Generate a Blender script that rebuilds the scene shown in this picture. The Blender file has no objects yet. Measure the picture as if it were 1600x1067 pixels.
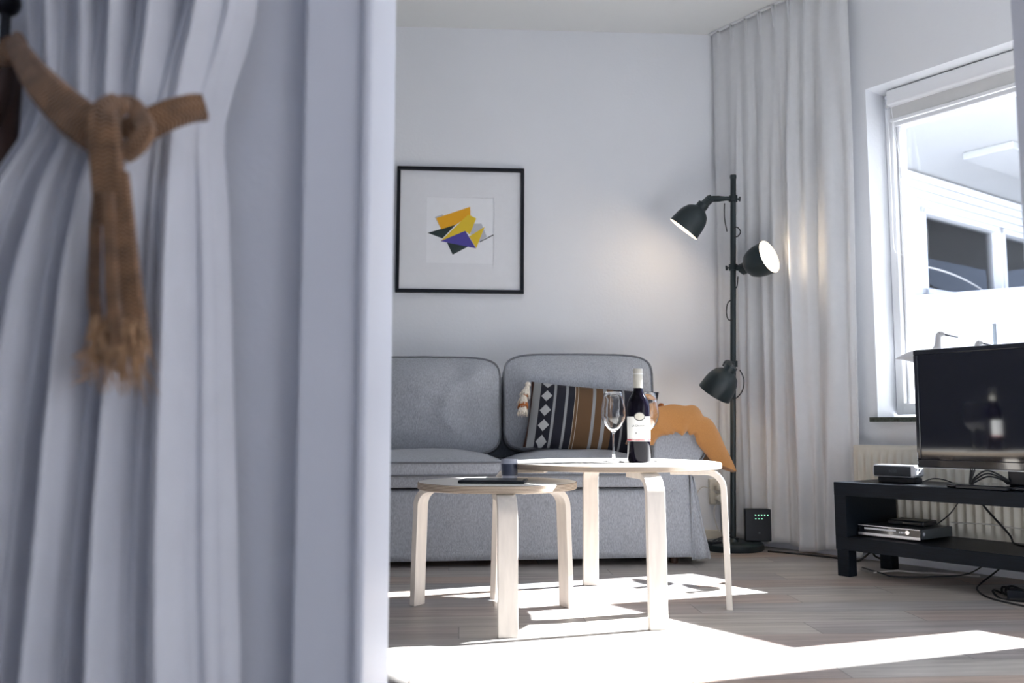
import bpy, bmesh, math, random
from math import sin, cos, pi, radians, sqrt, exp
from mathutils import Vector, Matrix, noise
random.seed(7)
SC = bpy.context.scene
COL = SC.collection
# ---------------------------------------------------------------- camera, sky, sun, exposure
FPX, PITCH, YAW, CAMZ = 1400.0, radians(5.45), radians(3.35), 0.565
cd = bpy.data.cameras.new('camera'); cam = bpy.data.objects.new('camera', cd); COL.objects.link(cam)
cam.location = (0, 0, CAMZ); cam.rotation_euler = (pi/2 + PITCH, 0, -YAW)
cd.sensor_width = 36.0; cd.lens = 36.0*FPX/1600.0; cd.clip_start = 0.02; cd.clip_end = 200
cd.dof.use_dof = True; cd.dof.focus_distance = 3.0; cd.dof.aperture_fstop = 3.4
SC.camera = cam
w = bpy.data.worlds.new('sky'); SC.world = w; w.use_nodes = True
bg = w.node_tree.nodes['Background']; bg.inputs[0].default_value = (0.56, 0.69, 1.0, 1); bg.inputs[1].default_value = 1.9
sd = bpy.data.lights.new('sun', 'SUN'); sd.energy = 30.0; sd.angle = radians(0.53); sd.color = (0.96, 0.97, 1.0)
sun = bpy.data.objects.new('sun', sd); COL.objects.link(sun); sun.location = (6, 2, 5)
SUNV = Vector((0.9615, 0.2745, 0.670)).normalized()
sun.rotation_euler = SUNV.to_track_quat('Z', 'Y').to_euler()
vs = SC.view_settings; vs.view_transform = 'Standard'; vs.look = 'None'; vs.gamma = 1.0; vs.use_curve_mapping = False
vs.exposure = 0.70
SC.cycles.use_denoising = True
SC.cycles.max_bounces = 12; SC.cycles.diffuse_bounces = 6; SC.cycles.transparent_max_bounces = 16
# ---------------------------------------------------------------- frames of reference
Nv = Vector((0.84, 0.542, 0)).normalized(); Dv = Vector((Nv.y, -Nv.x, 0))   # right wall: outward normal, along towards the viewer
WROT = math.atan2(Dv.y, Dv.x)
def ND(n, d, z=0.0): return Nv*n + Dv*d + Vector((0, 0, z))
_fw = Vector((sin(YAW)*cos(PITCH), cos(YAW)*cos(PITCH), sin(PITCH))); _rt = Vector((cos(YAW), -sin(YAW), 0)); _up = _rt.cross(_fw)
def P(px, py, Y):                       # survey helper: point of the photo at depth Y
    r = _fw + _rt*((px-800)/FPX) - _up*((py-533.5)/FPX)
    return Vector((0, 0, CAMZ)) + r*(Y/r.y)
# ---------------------------------------------------------------- materials
def mat(name, col, rough=0.6, metal=0.0, nscale=40, namt=0.05, bump=0.0, bscale=None, sheen=0.0, coat=0.0, stretch=(1, 1, 1), spec=0.5):
    m = bpy.data.materials.new(name); m.use_nodes = True; nt = m.node_tree; b = nt.nodes['Principled BSDF']
    b.inputs['Roughness'].default_value = rough; b.inputs['Metallic'].default_value = metal
    b.inputs['Specular IOR Level'].default_value = spec
    if sheen: b.inputs['Sheen Weight'].default_value = sheen
    if coat: b.inputs['Coat Weight'].default_value = coat; b.inputs['Coat Roughness'].default_value = 0.05
    tc = nt.nodes.new('ShaderNodeTexCoord'); mp = nt.nodes.new('ShaderNodeMapping'); mp.inputs['Scale'].default_value = stretch
    nt.links.new(tc.outputs['Object'], mp.inputs[0])
    nz = nt.nodes.new('ShaderNodeTexNoise'); nz.inputs['Scale'].default_value = nscale; nz.inputs['Detail'].default_value = 4
    nt.links.new(mp.outputs[0], nz.inputs['Vector'])
    cr = nt.nodes.new('ShaderNodeValToRGB'); e = cr.color_ramp.elements
    e[0].position = 0.3; e[1].position = 0.7
    e[0].color = tuple(max(0, c*(1-namt)) for c in col)+(1,); e[1].color = tuple(min(1, c*(1+namt)) for c in col)+(1,)
    nt.links.new(nz.outputs['Fac'], cr.inputs[0]); nt.links.new(cr.outputs[0], b.inputs['Base Color'])
    if bump:
        n2 = nz
        if bscale:
            n2 = nt.nodes.new('ShaderNodeTexNoise'); n2.inputs['Scale'].default_value = bscale; n2.inputs['Detail'].default_value = 3
            nt.links.new(mp.outputs[0], n2.inputs['Vector'])
        bp = nt.nodes.new('ShaderNodeBump'); bp.inputs['Strength'].default_value = bump; bp.inputs['Distance'].default_value = 0.004
        nt.links.new(n2.outputs['Fac'], bp.inputs['Height']); nt.links.new(bp.outputs[0], b.inputs['Normal'])
    return m
def emis(name, col, s):
    m = mat(name, col, 0.4); b = m.node_tree.nodes['Principled BSDF']
    b.inputs['Emission Color'].default_value = tuple(col)+(1,); b.inputs['Emission Strength'].default_value = s
    return m
def math_node(nt, op, a, b=None, c=None):
    n = nt.nodes.new('ShaderNodeMath'); n.operation = op
    for i, v in enumerate((a, b, c)):
        if v is None: continue
        if isinstance(v, (int, float)): n.inputs[i].default_value = v
        else: nt.links.new(v, n.inputs[i])
    return n.outputs[0]
M = {}
M['wall'] = mat('white roughcast paint', (0.80, 0.817, 0.852), 0.85, nscale=3, namt=0.01, bump=0.22, bscale=70)
M['ceil'] = mat('white ceiling paint', (0.80, 0.81, 0.80), 0.9, nscale=3, namt=0.01, bump=0.1, bscale=60)
M['wall_cooltint'] = mat('white roughcast with cool light tint', (0.76, 0.785, 0.86), 0.85, nscale=3, namt=0.01, bump=0.22, bscale=70)  # white wall paint again, bluish tint stands in for cool light
M['trim'] = mat('white gloss trim paint', (0.75, 0.775, 0.85), 0.4, nscale=5, namt=0.01)  # lavender tint in the white stands in for cool light
M['frame_w'] = mat('white window frame paint', (0.85, 0.86, 0.88), 0.35, nscale=5, namt=0.01)
M['sill'] = mat('dark green speckled stone', (0.045, 0.06, 0.05), 0.35, nscale=120, namt=0.6)
M['black'] = mat('satin black plastic', (0.006, 0.008, 0.013), 0.35, spec=0.3)
M['blackgloss'] = mat('gloss black plastic', (0.004, 0.005, 0.010), 0.12, coat=0.5)
M['screen'] = mat('dark gloss screen', (0.0025, 0.003, 0.008), 0.055, spec=0.6)
M['bench'] = mat('black brown wood foil', (0.006, 0.009, 0.014), 0.42, nscale=18, namt=0.35, bump=0.05, stretch=(1, 14, 14), spec=0.14)
M['lamp'] = mat('dark grey green lacquer', (0.012, 0.022, 0.026), 0.42, nscale=200, namt=0.1, bump=0.05)
M['lampin'] = mat('white lacquer inside', (0.85, 0.84, 0.80), 0.5)
M['cream'] = mat('cream enamel', (0.66, 0.63, 0.55), 0.4, namt=0.02)
M['cable'] = mat('black rubber cable', (0.008, 0.009, 0.011), 0.5)
M['cablew'] = mat('white cable', (0.62, 0.60, 0.57), 0.5)
M['silver'] = mat('brushed silver', (0.60, 0.61, 0.64), 0.3, 0.85, nscale=60)
M['silverp'] = mat('silver plastic', (0.55, 0.57, 0.62), 0.35, 0.3)
M['greymetal'] = mat('dark grey steel', (0.10, 0.115, 0.125), 0.45, 0.5)
M['chrome'] = mat('polished steel', (0.75, 0.76, 0.78), 0.12, 1.0)
M['grille'] = mat('dark speaker grille', (0.012, 0.018, 0.026), 0.55, nscale=600, namt=0.5)
M['greytext'] = mat('grey lettering', (0.06, 0.07, 0.085), 0.5)
M['throw'] = mat('ochre wool', (0.47, 0.215, 0.065), 0.95, nscale=250, namt=0.06, bump=0.4, bscale=500, sheen=0.4)
M['pompom'] = mat('burnt orange yarn', (0.42, 0.13, 0.03), 0.95, nscale=150, namt=0.3, bump=0.8)
M['wool'] = mat('cream yarn', (0.72, 0.66, 0.57), 0.95, nscale=150, namt=0.15, bump=0.8)
M['piping'] = mat('grey welt', (0.17, 0.18, 0.20), 0.9, namt=0.1)
M['birdw'] = mat('white painted wood', (0.62, 0.62, 0.64), 0.6, namt=0.03)
M['birdg'] = mat('grey painted wood', (0.30, 0.30, 0.32), 0.6, namt=0.1)
M['wood'] = mat('dark brown wood', (0.055, 0.022, 0.012), 0.5, nscale=12, namt=0.3, stretch=(6, 6, 1))
M['label'] = mat('white paper label', (0.80, 0.79, 0.76), 0.6, namt=0.01)
M['red'] = mat('dark red print', (0.42, 0.03, 0.05), 0.6)
M['ink'] = mat('dark ink', (0.03, 0.03, 0.035), 0.6)
M['inkl'] = mat('pale grey ink', (0.35, 0.34, 0.33), 0.6)
M['capsule'] = mat('champagne foil capsule', (0.60, 0.57, 0.50), 0.35, 0.25, nscale=60, namt=0.06)
M['emblem'] = mat('beige printed emblem', (0.55, 0.52, 0.45), 0.5)
M['paper'] = mat('white print paper', (0.86, 0.87, 0.90), 0.7, namt=0.01)
M['matboard'] = mat('white mat board', (0.80, 0.81, 0.84), 0.8, namt=0.01)
M['orange'] = mat('orange yellow print', (0.86, 0.42, 0.01), 0.6, namt=0.01)
M['yellow'] = mat('yellow print', (0.80, 0.56, 0.03), 0.6, namt=0.01)
M['purple'] = mat('violet print', (0.075, 0.06, 0.33), 0.6, namt=0.01)
M['darkprint'] = mat('dark green print', (0.018, 0.035, 0.035), 0.6, namt=0.01)
M['greyprint'] = mat('light grey print', (0.52, 0.53, 0.57), 0.6, namt=0.01)
M['ledg'] = emis('green indicator light', (0.35, 0.9, 0.6), 0.8)
M['bulb'] = emis('lit opal bulb', (1.0, 0.84, 0.66), 9.0)
M['bulboff'] = mat('opal bulb', (0.8, 0.79, 0.75), 0.3)
M['patio'] = mat('grey paving', (0.12, 0.12, 0.125), 0.9, nscale=3, namt=0.08)
M['porchceil'] = mat('grey porch ceiling paint', (0.46, 0.47, 0.47), 0.9, nscale=3, namt=0.02)
M['render'] = mat('white outside render', (0.80, 0.81, 0.83), 0.85, nscale=10, namt=0.02)
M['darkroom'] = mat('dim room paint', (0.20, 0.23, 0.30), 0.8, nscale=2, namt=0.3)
M['bluegrey'] = mat('blue grey curtain cloth', (0.26, 0.30, 0.46), 0.9, nscale=3, namt=0.15, stretch=(8, 8, .3))
M['bluecloth'] = mat('pale blue cloth', (0.35, 0.42, 0.62), 0.9)

def glass(name, col=(1, 1, 1), rough=0.0, ior=1.47):
    m = bpy.data.materials.new(name); m.use_nodes = True; b = m.node_tree.nodes['Principled BSDF']
    b.inputs['Base Color'].default_value = tuple(col)+(1,); b.inputs['Transmission Weight'].default_value = 1.0
    b.inputs['Roughness'].default_value = rough; b.inputs['IOR'].default_value = ior
    return m
M['glass'] = glass('clear wine glass')
M['bottleglass'] = mat('dark wine filled glass', (0.004, 0.003, 0.007), 0.05, spec=0.15)
def pane_mat(name, tint, gl):
    m = bpy.data.materials.new(name); m.use_nodes = True; nt = m.node_tree; nt.nodes.remove(nt.nodes['Principled BSDF'])
    t = nt.nodes.new('ShaderNodeBsdfTransparent'); t.inputs[0].default_value = tint+(1,)
    g = nt.nodes.new('ShaderNodeBsdfGlossy'); g.inputs['Roughness'].default_value = 0.02
    mx = nt.nodes.new('ShaderNodeMixShader'); fr = nt.nodes.new('ShaderNodeFresnel'); fr.inputs[0].default_value = 1.45
    nt.links.new(math_node(nt, 'MULTIPLY', fr.outputs[0], gl), mx.inputs[0])
    nt.links.new(t.outputs[0], mx.inputs[1]); nt.links.new(g.outputs[0], mx.inputs[2])
    nt.links.new(mx.outputs[0], nt.nodes['Material Output'].inputs[0]); return m
M['pane'] = pane_mat('window glass', (0.97, 0.98, 0.98), 1.0)
M['clearfoot'] = pane_mat('clear glass foot', (0.95, 0.96, 0.97), 1.2)
M['tumbler'] = pane_mat('frosted tumbler glass', (0.80, 0.82, 0.88), 1.4)

def weave_mat():
    m = mat('grey woven upholstery', (0.375, 0.395, 0.435), 0.95, nscale=260, namt=0.22, bump=0.35, bscale=500, sheen=0.25, stretch=(1, 1, 0.35))
    return m
M['sofa'] = weave_mat()
def ply_mat():
    return mat('birch plywood', (0.79, 0.725, 0.65), 0.45, nscale=9, namt=0.07, bump=0.03, stretch=(7, 7, 1))
M['birch'] = ply_mat()
M['birchtop'] = mat('birch veneer top', (0.74, 0.71, 0.66), 0.4, nscale=7, namt=0.05, stretch=(1, 12, 1))
def edge_mat():                                          # plywood edge: thin layers
    m = mat('plywood layered edge', (0.50, 0.40, 0.30), 0.6); nt = m.node_tree; b = nt.nodes['Principled BSDF']
    tc = nt.nodes['Texture Coordinate']; sp = nt.nodes.new('ShaderNodeSeparateXYZ'); nt.links.new(tc.outputs['Object'], sp.inputs[0])
    f = math_node(nt, 'FRACT', math_node(nt, 'MULTIPLY', sp.outputs[2], 260.0))
    g = math_node(nt, 'GREATER_THAN', f, 0.5); mx = nt.nodes.new('ShaderNodeMixRGB'); nt.links.new(g, mx.inputs[0])
    mx.inputs[1].default_value = (0.56, 0.46, 0.36, 1); mx.inputs[2].default_value = (0.34, 0.26, 0.19, 1)
    nt.links.new(mx.outputs[0], b.inputs['Base Color']); return m
M['plyedge'] = edge_mat()
def curtain_mat(name, col, tr):
    m = mat(name, col, 0.9, nscale=30, namt=0.02, bump=0.06, bscale=700); nt = m.node_tree; b = nt.nodes['Principled BSDF']
    t = nt.nodes.new('ShaderNodeBsdfTranslucent'); t.inputs[0].default_value = tuple(col)+(1,)
    mx = nt.nodes.new('ShaderNodeMixShader'); mx.inputs[0].default_value = tr
    nt.links.new(b.outputs[0], mx.inputs[1]); nt.links.new(t.outputs[0], mx.inputs[2]); nt.links.new(mx.outputs[0], nt.nodes['Material Output'].inputs[0])
    return m
M['curtain'] = curtain_mat('white linen curtain', (0.84, 0.85, 0.87), 0.28)
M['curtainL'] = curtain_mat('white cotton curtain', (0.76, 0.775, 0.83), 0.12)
M['blind'] = curtain_mat('off white blind cloth', (0.70, 0.70, 0.69), 0.1)
def jute_mat():
    m = mat('braided jute', (0.40, 0.215, 0.105), 0.95, nscale=70, namt=0.35, sheen=0.3); nt = m.node_tree; b = nt.nodes['Principled BSDF']
    uv = nt.nodes.new('ShaderNodeUVMap'); mp = nt.nodes.new('ShaderNodeMapping'); mp.inputs['Scale'].default_value = (1, 1, 1)
    nt.links.new(uv.outputs[0], mp.inputs[0]); sp = nt.nodes.new('ShaderNodeSeparateXYZ'); nt.links.new(mp.outputs[0], sp.inputs[0])
    # braid: chevrons across the width (u) along the length (v, metres)
    a = math_node(nt, 'ABSOLUTE', math_node(nt, 'SUBTRACT', math_node(nt, 'FRACT', math_node(nt, 'MULTIPLY', sp.outputs[0], 3.0)), 0.5))
    ph = math_node(nt, 'ADD', math_node(nt, 'MULTIPLY', sp.outputs[1], 1500.0), math_node(nt, 'MULTIPLY', a, 9.0))
    s = math_node(nt, 'SINE', ph); h = math_node(nt, 'MULTIPLY_ADD', s, 0.5, 0.5)
    bp = nt.nodes.new('ShaderNodeBump'); bp.inputs['Strength'].default_value = 0.9; bp.inputs['Distance'].default_value = 0.002
    nt.links.new(h, bp.inputs['Height']); nt.links.new(bp.outputs[0], b.inputs['Normal'])
    cr = [n for n in nt.nodes if n.type == 'VALTORGB'][0]; mx = nt.nodes.new('ShaderNodeMixRGB'); mx.blend_type = 'MULTIPLY'; mx.inputs[0].default_value = 0.7
    c2 = nt.nodes.new('ShaderNodeValToRGB'); c2.color_ramp.elements[0].color = (0.12, 0.10, 0.09, 1); nt.links.new(h, c2.inputs[0])
    nt.links.new(cr.outputs[0], mx.inputs[1]); nt.links.new(c2.outputs[0], mx.inputs[2]); nt.links.new(mx.outputs[0], b.inputs['Base Color'])
    return m
M['jute'] = jute_mat()
M['fibre'] = mat('frayed jute fibre', (0.55, 0.35, 0.20), 0.95, nscale=60, namt=0.3)
def floor_mat():
    m = bpy.data.materials.new('grey brown wood planks'); m.use_nodes = True; nt = m.node_tree; b = nt.nodes['Principled BSDF']
    tc = nt.nodes.new('ShaderNodeTexCoord'); sp = nt.nodes.new('ShaderNodeSeparateXYZ'); nt.links.new(tc.outputs['Object'], sp.inputs[0])
    W, L = 0.1435, 1.0
    ry = math_node(nt, 'DIVIDE', math_node(nt, 'SUBTRACT', sp.outputs[1], 2.470-20*W), W)
    row = math_node(nt, 'FLOOR', ry); fy = math_node(nt, 'FRACT', ry)
    off = math_node(nt, 'MULTIPLY', math_node(nt, 'SUBTRACT', row, 20.0), 0.37)
    rx = math_node(nt, 'SUBTRACT', math_node(nt, 'ADD', math_node(nt, 'DIVIDE', sp.outputs[0], L), 40.0), off)
    colm = math_node(nt, 'FLOOR', rx); fx = math_node(nt, 'FRACT', rx)
    cb = nt.nodes.new('ShaderNodeCombineXYZ'); nt.links.new(row, cb.inputs[0]); nt.links.new(colm, cb.inputs[1]); cb.inputs[2].default_value = 3.7
    wn = nt.nodes.new('ShaderNodeTexWhiteNoise'); nt.links.new(cb.outputs[0], wn.inputs['Vector'])
    cr = nt.nodes.new('ShaderNodeValToRGB'); cr.color_ramp.interpolation = 'LINEAR'; el = cr.color_ramp.elements
    el[0].position = 0; el[0].color = (0.33, 0.325, 0.335, 1); el[1].position = 1; el[1].color = (0.52, 0.475, 0.43, 1)
    for p, c in ((0.25, (0.50, 0.475, 0.445)), (0.42, (0.37, 0.365, 0.38)), (0.62, (0.50, 0.375, 0.30)), (0.80, (0.40, 0.385, 0.375))):
        e = el.new(p); e.color = c+(1,)
    nt.links.new(wn.outputs['Value'], cr.inputs[0])
    mp = nt.nodes.new('ShaderNodeMapping'); mp.inputs['Scale'].default_value = (1.6, 26, 1); nt.links.new(tc.outputs['Object'], mp.inputs[0])
    ad = nt.nodes.new('ShaderNodeVectorMath'); ad.operation = 'ADD'; nt.links.new(mp.outputs[0], ad.inputs[0])
    sc_ = nt.nodes.new('ShaderNodeVectorMath'); sc_.operation = 'SCALE'; nt.links.new(wn.outputs['Color'], sc_.inputs[0]); sc_.inputs['Scale'].default_value = 30
    nt.links.new(sc_.outputs[0], ad.inputs[1])
    nz = nt.nodes.new('ShaderNodeTexNoise'); nz.inputs['Scale'].default_value = 1.6; nz.inputs['Detail'].default_value = 7; nz.inputs['Roughness'].default_value = 0.6
    nz.inputs['Distortion'].default_value = 0.6; nt.links.new(ad.outputs[0], nz.inputs['Vector'])
    g = nt.nodes.new('ShaderNodeValToRGB'); ge = g.color_ramp.elements; ge[0].position = 0.3; ge[0].color = (0.56, 0.545, 0.53, 1); ge[1].position = 0.72; ge[1].color = (1.12, 1.10, 1.08, 1)
    nt.links.new(nz.outputs['Fac'], g.inputs[0])
    mx = nt.nodes.new('ShaderNodeMixRGB'); mx.blend_type = 'MULTIPLY'; mx.inputs[0].default_value = 1; nt.links.new(cr.outputs[0], mx.inputs[1]); nt.links.new(g.outputs[0], mx.inputs[2])
    s1 = math_node(nt, 'LESS_THAN', fy, 0.018); s2 = math_node(nt, 'LESS_THAN', fx, 0.003)
    s = math_node(nt, 'MAXIMUM', s1, s2)
    m2 = nt.nodes.new('ShaderNodeMixRGB'); nt.links.new(math_node(nt, 'MULTIPLY', s, 0.65), m2.inputs[0]); nt.links.new(mx.outputs[0], m2.inputs[1]); m2.inputs[2].default_value = (0.06, 0.055, 0.05, 1)
    nt.links.new(m2.outputs[0], b.inputs['Base Color'])
    b.inputs['Roughness'].default_value = 0.42
    bp = nt.nodes.new('ShaderNodeBump'); bp.inputs['Strength'].default_value = 0.15; bp.inputs['Distance'].default_value = 0.002
    nt.links.new(math_node(nt, 'SUBTRACT', nz.outputs['Fac'], s), bp.inputs['Height']); nt.links.new(bp.outputs[0], b.inputs['Normal'])
    return m
M['floor'] = floor_mat()
def pillow_mat():                                         # stripes along local x (-0.5..0.5 of width 0.62), diamonds in one black band
    m = mat('striped kilim cloth', (0.1, 0.1, 0.1), 0.95, bump=0.4, bscale=400); nt = m.node_tree; b = nt.nodes['Principled BSDF']
    tc = nt.nodes['Texture Coordinate']; sp = nt.nodes.new('ShaderNodeSeparateXYZ'); nt.links.new(tc.outputs['Object'], sp.inputs[0])
    u = math_node(nt, 'ADD', math_node(nt, 'DIVIDE', math_node(nt, 'SUBTRACT', sp.outputs[0], math_node(nt, 'MULTIPLY', sp.outputs[2], 0.075)), 0.576), 0.5)
    cr = nt.nodes.new('ShaderNodeValToRGB'); cr.color_ramp.interpolation = 'CONSTANT'; el = cr.color_ramp.elements
    K = (0.010, 0.011, 0.020); G = (0.27, 0.28, 0.29); B = (0.115, 0.062, 0.028); Lt = (0.45, 0.42, 0.36); R = (0.05, 0.018, 0.012)
    seq = [(0.02, G), (0.075, K), (0.178, G), (0.198, K), (0.268, G), (0.288, K), (0.337, Lt), (0.342, B), (0.362, Lt), (0.366, B), (0.476, G), (0.50, B),
           (0.553, G), (0.582, B), (0.63, K), (0.70, G), (0.715, K)]
    el[0].position = 0; el[0].color = R+(1,); el[1].position = seq[0][0]; el[1].color = seq[0][1]+(1,)
    for p, c in seq[1:]:
        e = el.new(p); e.color = c+(1,)
    nt.links.new(u, cr.inputs[0])
    # diamonds centred on u=.128, period .085 m in z
    du = math_node(nt, 'ABSOLUTE', math_node(nt, 'MULTIPLY', math_node(nt, 'SUBTRACT', u, 0.128), 0.576))
    dz = math_node(nt, 'ABSOLUTE', math_node(nt, 'SUBTRACT', math_node(nt, 'PINGPONG', math_node(nt, 'ADD', sp.outputs[2], 1.012), 0.0345), 0.0))
    dia = math_node(nt, 'LESS_THAN', math_node(nt, 'ADD', math_node(nt, 'MULTIPLY', du, 1.15), dz), 0.027)
    mx = nt.nodes.new('ShaderNodeMixRGB'); nt.links.new(dia, mx.inputs[0]); nt.links.new(cr.outputs[0], mx.inputs[1]); mx.inputs[2].default_value = (0.42, 0.43, 0.44, 1)
    nt.links.new(mx.outputs[0], b.inputs['Base Color']); return m
M['kilim'] = pillow_mat()

# ---------------------------------------------------------------- mesh helpers
class MB:
    def __init__(s): s.v = []; s.f = []; s.mi = []; s.uv = {}
    def add(s, vs_, fs, mi=0):
        o = len(s.v); s.v += [Vector(v) for v in vs_]
        for f in fs: s.f.append(tuple(i+o for i in f)); s.mi.append(mi)
        return o
    def box(s, x0, x1, y0, y1, z0, z1, mi=0):
        s.add([(x0,y0,z0),(x1,y0,z0),(x1,y1,z0),(x0,y1,z0),(x0,y0,z1),(x1,y0,z1),(x1,y1,z1),(x0,y1,z1)],
              [(0,3,2,1),(4,5,6,7),(0,1,5,4),(1,2,6,5),(2,3,7,6),(3,0,4,7)], mi); return s
    def prism(s, pts, y0, y1, mi=0, axis='y'):            # outline in (x,z), extruded along y (or outline x,y extruded z)
        n = len(pts)
        if axis == 'y': A = [(p[0], y0, p[1]) for p in pts]; Bv = [(p[0], y1, p[1]) for p in pts]
        else: A = [(p[0], p[1], y0) for p in pts]; Bv = [(p[0], p[1], y1) for p in pts]
        s.add(A+Bv, [tuple(range(n)), tuple(range(2*n-1, n-1, -1))] + [(i, i+n, (i+1) % n+n, (i+1) % n) for i in range(n)], mi); return s
    def lathe(s, prof, seg=32, mat4=None, mi=0, closed=False):   # prof (r,z)
        vs_ = []; fs = []; n = len(prof)
        for k in range(seg):
            a = 2*pi*k/seg
            for r, z in prof: vs_.append(Vector((r*cos(a), r*sin(a), z)))
        for k in range(seg):
            k2 = (k+1) % seg
            for i in range(n-1 if not closed else n):
                j = (i+1) % n; fs.append((k*n+i, k2*n+i, k2*n+j, k*n+j))
        if mat4 is not None: vs_ = [mat4 @ v for v in vs_]
        s.add(vs_, fs, mi); return s
    def tube(s, pts, r, seg=8, mi=0, cap=True, closed=False):
        pts = [Vector(p) for p in pts]; n = len(pts); rings = []; prev = None
        for i, p in enumerate(pts):
            if closed: t = pts[(i+1) % n]-pts[i-1]
            else: t = pts[min(i+1, n-1)]-pts[max(i-1, 0)]
            if t.length < 1e-9: t = Vector((0, 0, 1))
            t.normalize()
            if prev is None: prev = t.orthogonal().normalized()
            a = (prev - t*prev.dot(t));
            if a.length < 1e-6: a = t.orthogonal()
            a.normalize(); b_ = t.cross(a); prev = a
            rr = r(i/(n-1)) if callable(r) else r
            rings.append([p+(a*cos(2*pi*k/seg)+b_*sin(2*pi*k/seg))*rr for k in range(seg)])
        vs_ = [v for rg in rings for v in rg]; fs = []
        for i in range(n if closed else n-1):
            i2 = (i+1) % n
            for k in range(seg): fs.append((i*seg+k, i*seg+(k+1) % seg, i2*seg+(k+1) % seg, i2*seg+k))
        if cap and not closed: fs += [tuple(range(seg-1, -1, -1)), tuple((n-1)*seg+k for k in range(seg))]
        s.add(vs_, fs, mi); return s
    def grid(s, fn, nu, nv, mi=0):
        o = s.add([fn(i/nu, j/nv) for j in range(nv+1) for i in range(nu+1)],
              [(j*(nu+1)+i, j*(nu+1)+i+1, (j+1)*(nu+1)+i+1, (j+1)*(nu+1)+i) for j in range(nv) for i in range(nu)], mi); return s
    def ribbon(s, pts, width, th, normal, mi=0):          # flat strap; width may be callable, normal callable/vector; uv: u across, v along
        pts = [Vector(p) for p in pts]; n = len(pts); L = 0
        for i, p in enumerate(pts):
            if i: L += (pts[i]-pts[i-1]).length
            t = (pts[min(i+1, n-1)]-pts[max(i-1, 0)]).normalized()
            nm = (normal(i/(n-1)) if callable(normal) else Vector(normal)).normalized()
            sd_ = t.cross(nm).normalized(); nm = sd_.cross(t).normalized()
            wd = width(i/(n-1)) if callable(width) else width
            row = []
            prof = [(-.5, -.3), (-.4, .45), (0, .6), (.4, .45), (.5, -.3), (.5, -.6), (0, -.6), (-.5, -.6)]
            for a, b_ in prof: row.append(p+sd_*wd*a+nm*th*b_)
            o = len(s.v); s.v += row
            for k, (a, b_) in enumerate(prof): s.uv[o+k] = (a+.5, L)
            if i:
                for k in range(8): s.f.append((o-8+k, o-8+(k+1) % 8, o+(k+1) % 8, o+k)); s.mi.append(mi)
            if i in (0, n-1):
                s.f.append(tuple(o+k for k in (range(8) if i == 0 else range(7, -1, -1)))); s.mi.append(mi)
        return s
    def xf(s, m4, start=0):
        for i in range(start, len(s.v)): s.v[i] = m4 @ s.v[i]
        return s
    def build(s, name, m, parent=None, world=False, smooth=True, bevel=0.0, seg=2, sub=0, solid=0.0, angle=40):
        me = bpy.data.meshes.new(name); vs_ = s.v
        if world and parent is not None: inv = parent['_m'] if False else mat_of(parent).inverted(); vs_ = [inv @ v for v in vs_]
        me.from_pydata([tuple(v) for v in vs_], [], s.f)
        ms = m if isinstance(m, (list, tuple)) else [m]
        for mm in ms: me.materials.append(M[mm] if isinstance(mm, str) else mm)
        if len(ms) > 1:
            for p, i in zip(me.polygons, s.mi): p.material_index = i
        if s.uv:
            uvl = me.uv_layers.new(name='UVMap')
            for lp in me.loops:
                if lp.vertex_index in s.uv: uvl.data[lp.index].uv = s.uv[lp.vertex_index]
        bm = bmesh.new(); bm.from_mesh(me); bmesh.ops.recalc_face_normals(bm, faces=bm.faces)
        if smooth:
            for f in bm.faces: f.smooth = True
            if not sub:
                for e in bm.edges:
                    if len(e.link_faces) == 2 and e.calc_face_angle(0) > radians(angle): e.smooth = False
        bm.to_mesh(me); bm.free()
        o = bpy.data.objects.new(name, me); COL.objects.link(o)
        if parent is not None: o.parent = parent
        if solid:
            md = o.modifiers.new('solid', 'SOLIDIFY'); md.thickness = solid; md.offset = 0
        if bevel:
            md = o.modifiers.new('bevel', 'BEVEL'); md.width = bevel; md.segments = seg; md.limit_method = 'ANGLE'; md.angle_limit = radians(35)
        if sub:
            md = o.modifiers.new('sub', 'SUBSURF'); md.levels = sub; md.render_levels = sub
        return o
def mat_of(o):
    m = Matrix.Translation(o.location) @ o.rotation_euler.to_matrix().to_4x4()
    return (mat_of(o.parent) @ m) if o.parent else m
def tag(o, label, cat, group=None):
    o['label'] = label; o['category'] = cat
    if group: o['group'] = group
    return o
def thing(name, label, cat, loc=(0, 0, 0), rz=0.0, group=None):
    o = bpy.data.objects.new(name, None); COL.objects.link(o); o.empty_display_size = 0.05
    o.location = loc; o.rotation_euler = (0, 0, rz); return tag(o, label, cat, group)
def struct(o): o['kind'] = 'structure'; return o
def WF(): return Matrix(((Dv.x, Nv.x, 0, 0), (Dv.y, Nv.y, 0, 0), (0, 0, 1, 0), (0, 0, 0, 1)))   # (d,n,z) -> world
def spline(pts, n=8):                                     # Catmull-Rom through points
    pts = [Vector(p) for p in pts]; out = []
    for i in range(len(pts)-1):
        p0 = pts[max(i-1, 0)]; p1 = pts[i]; p2 = pts[i+1]; p3 = pts[min(i+2, len(pts)-1)]
        for k in range(n):
            t = k/n; out.append(0.5*((2*p1)+(p2-p0)*t+(2*p0-5*p1+4*p2-p3)*t*t+(3*p1-p0-3*p2+p3)*t**3))
    out.append(pts[-1]); return out
def nz(x, y=0.0, z=0.0): return noise.noise(Vector((x, y, z)))

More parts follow.
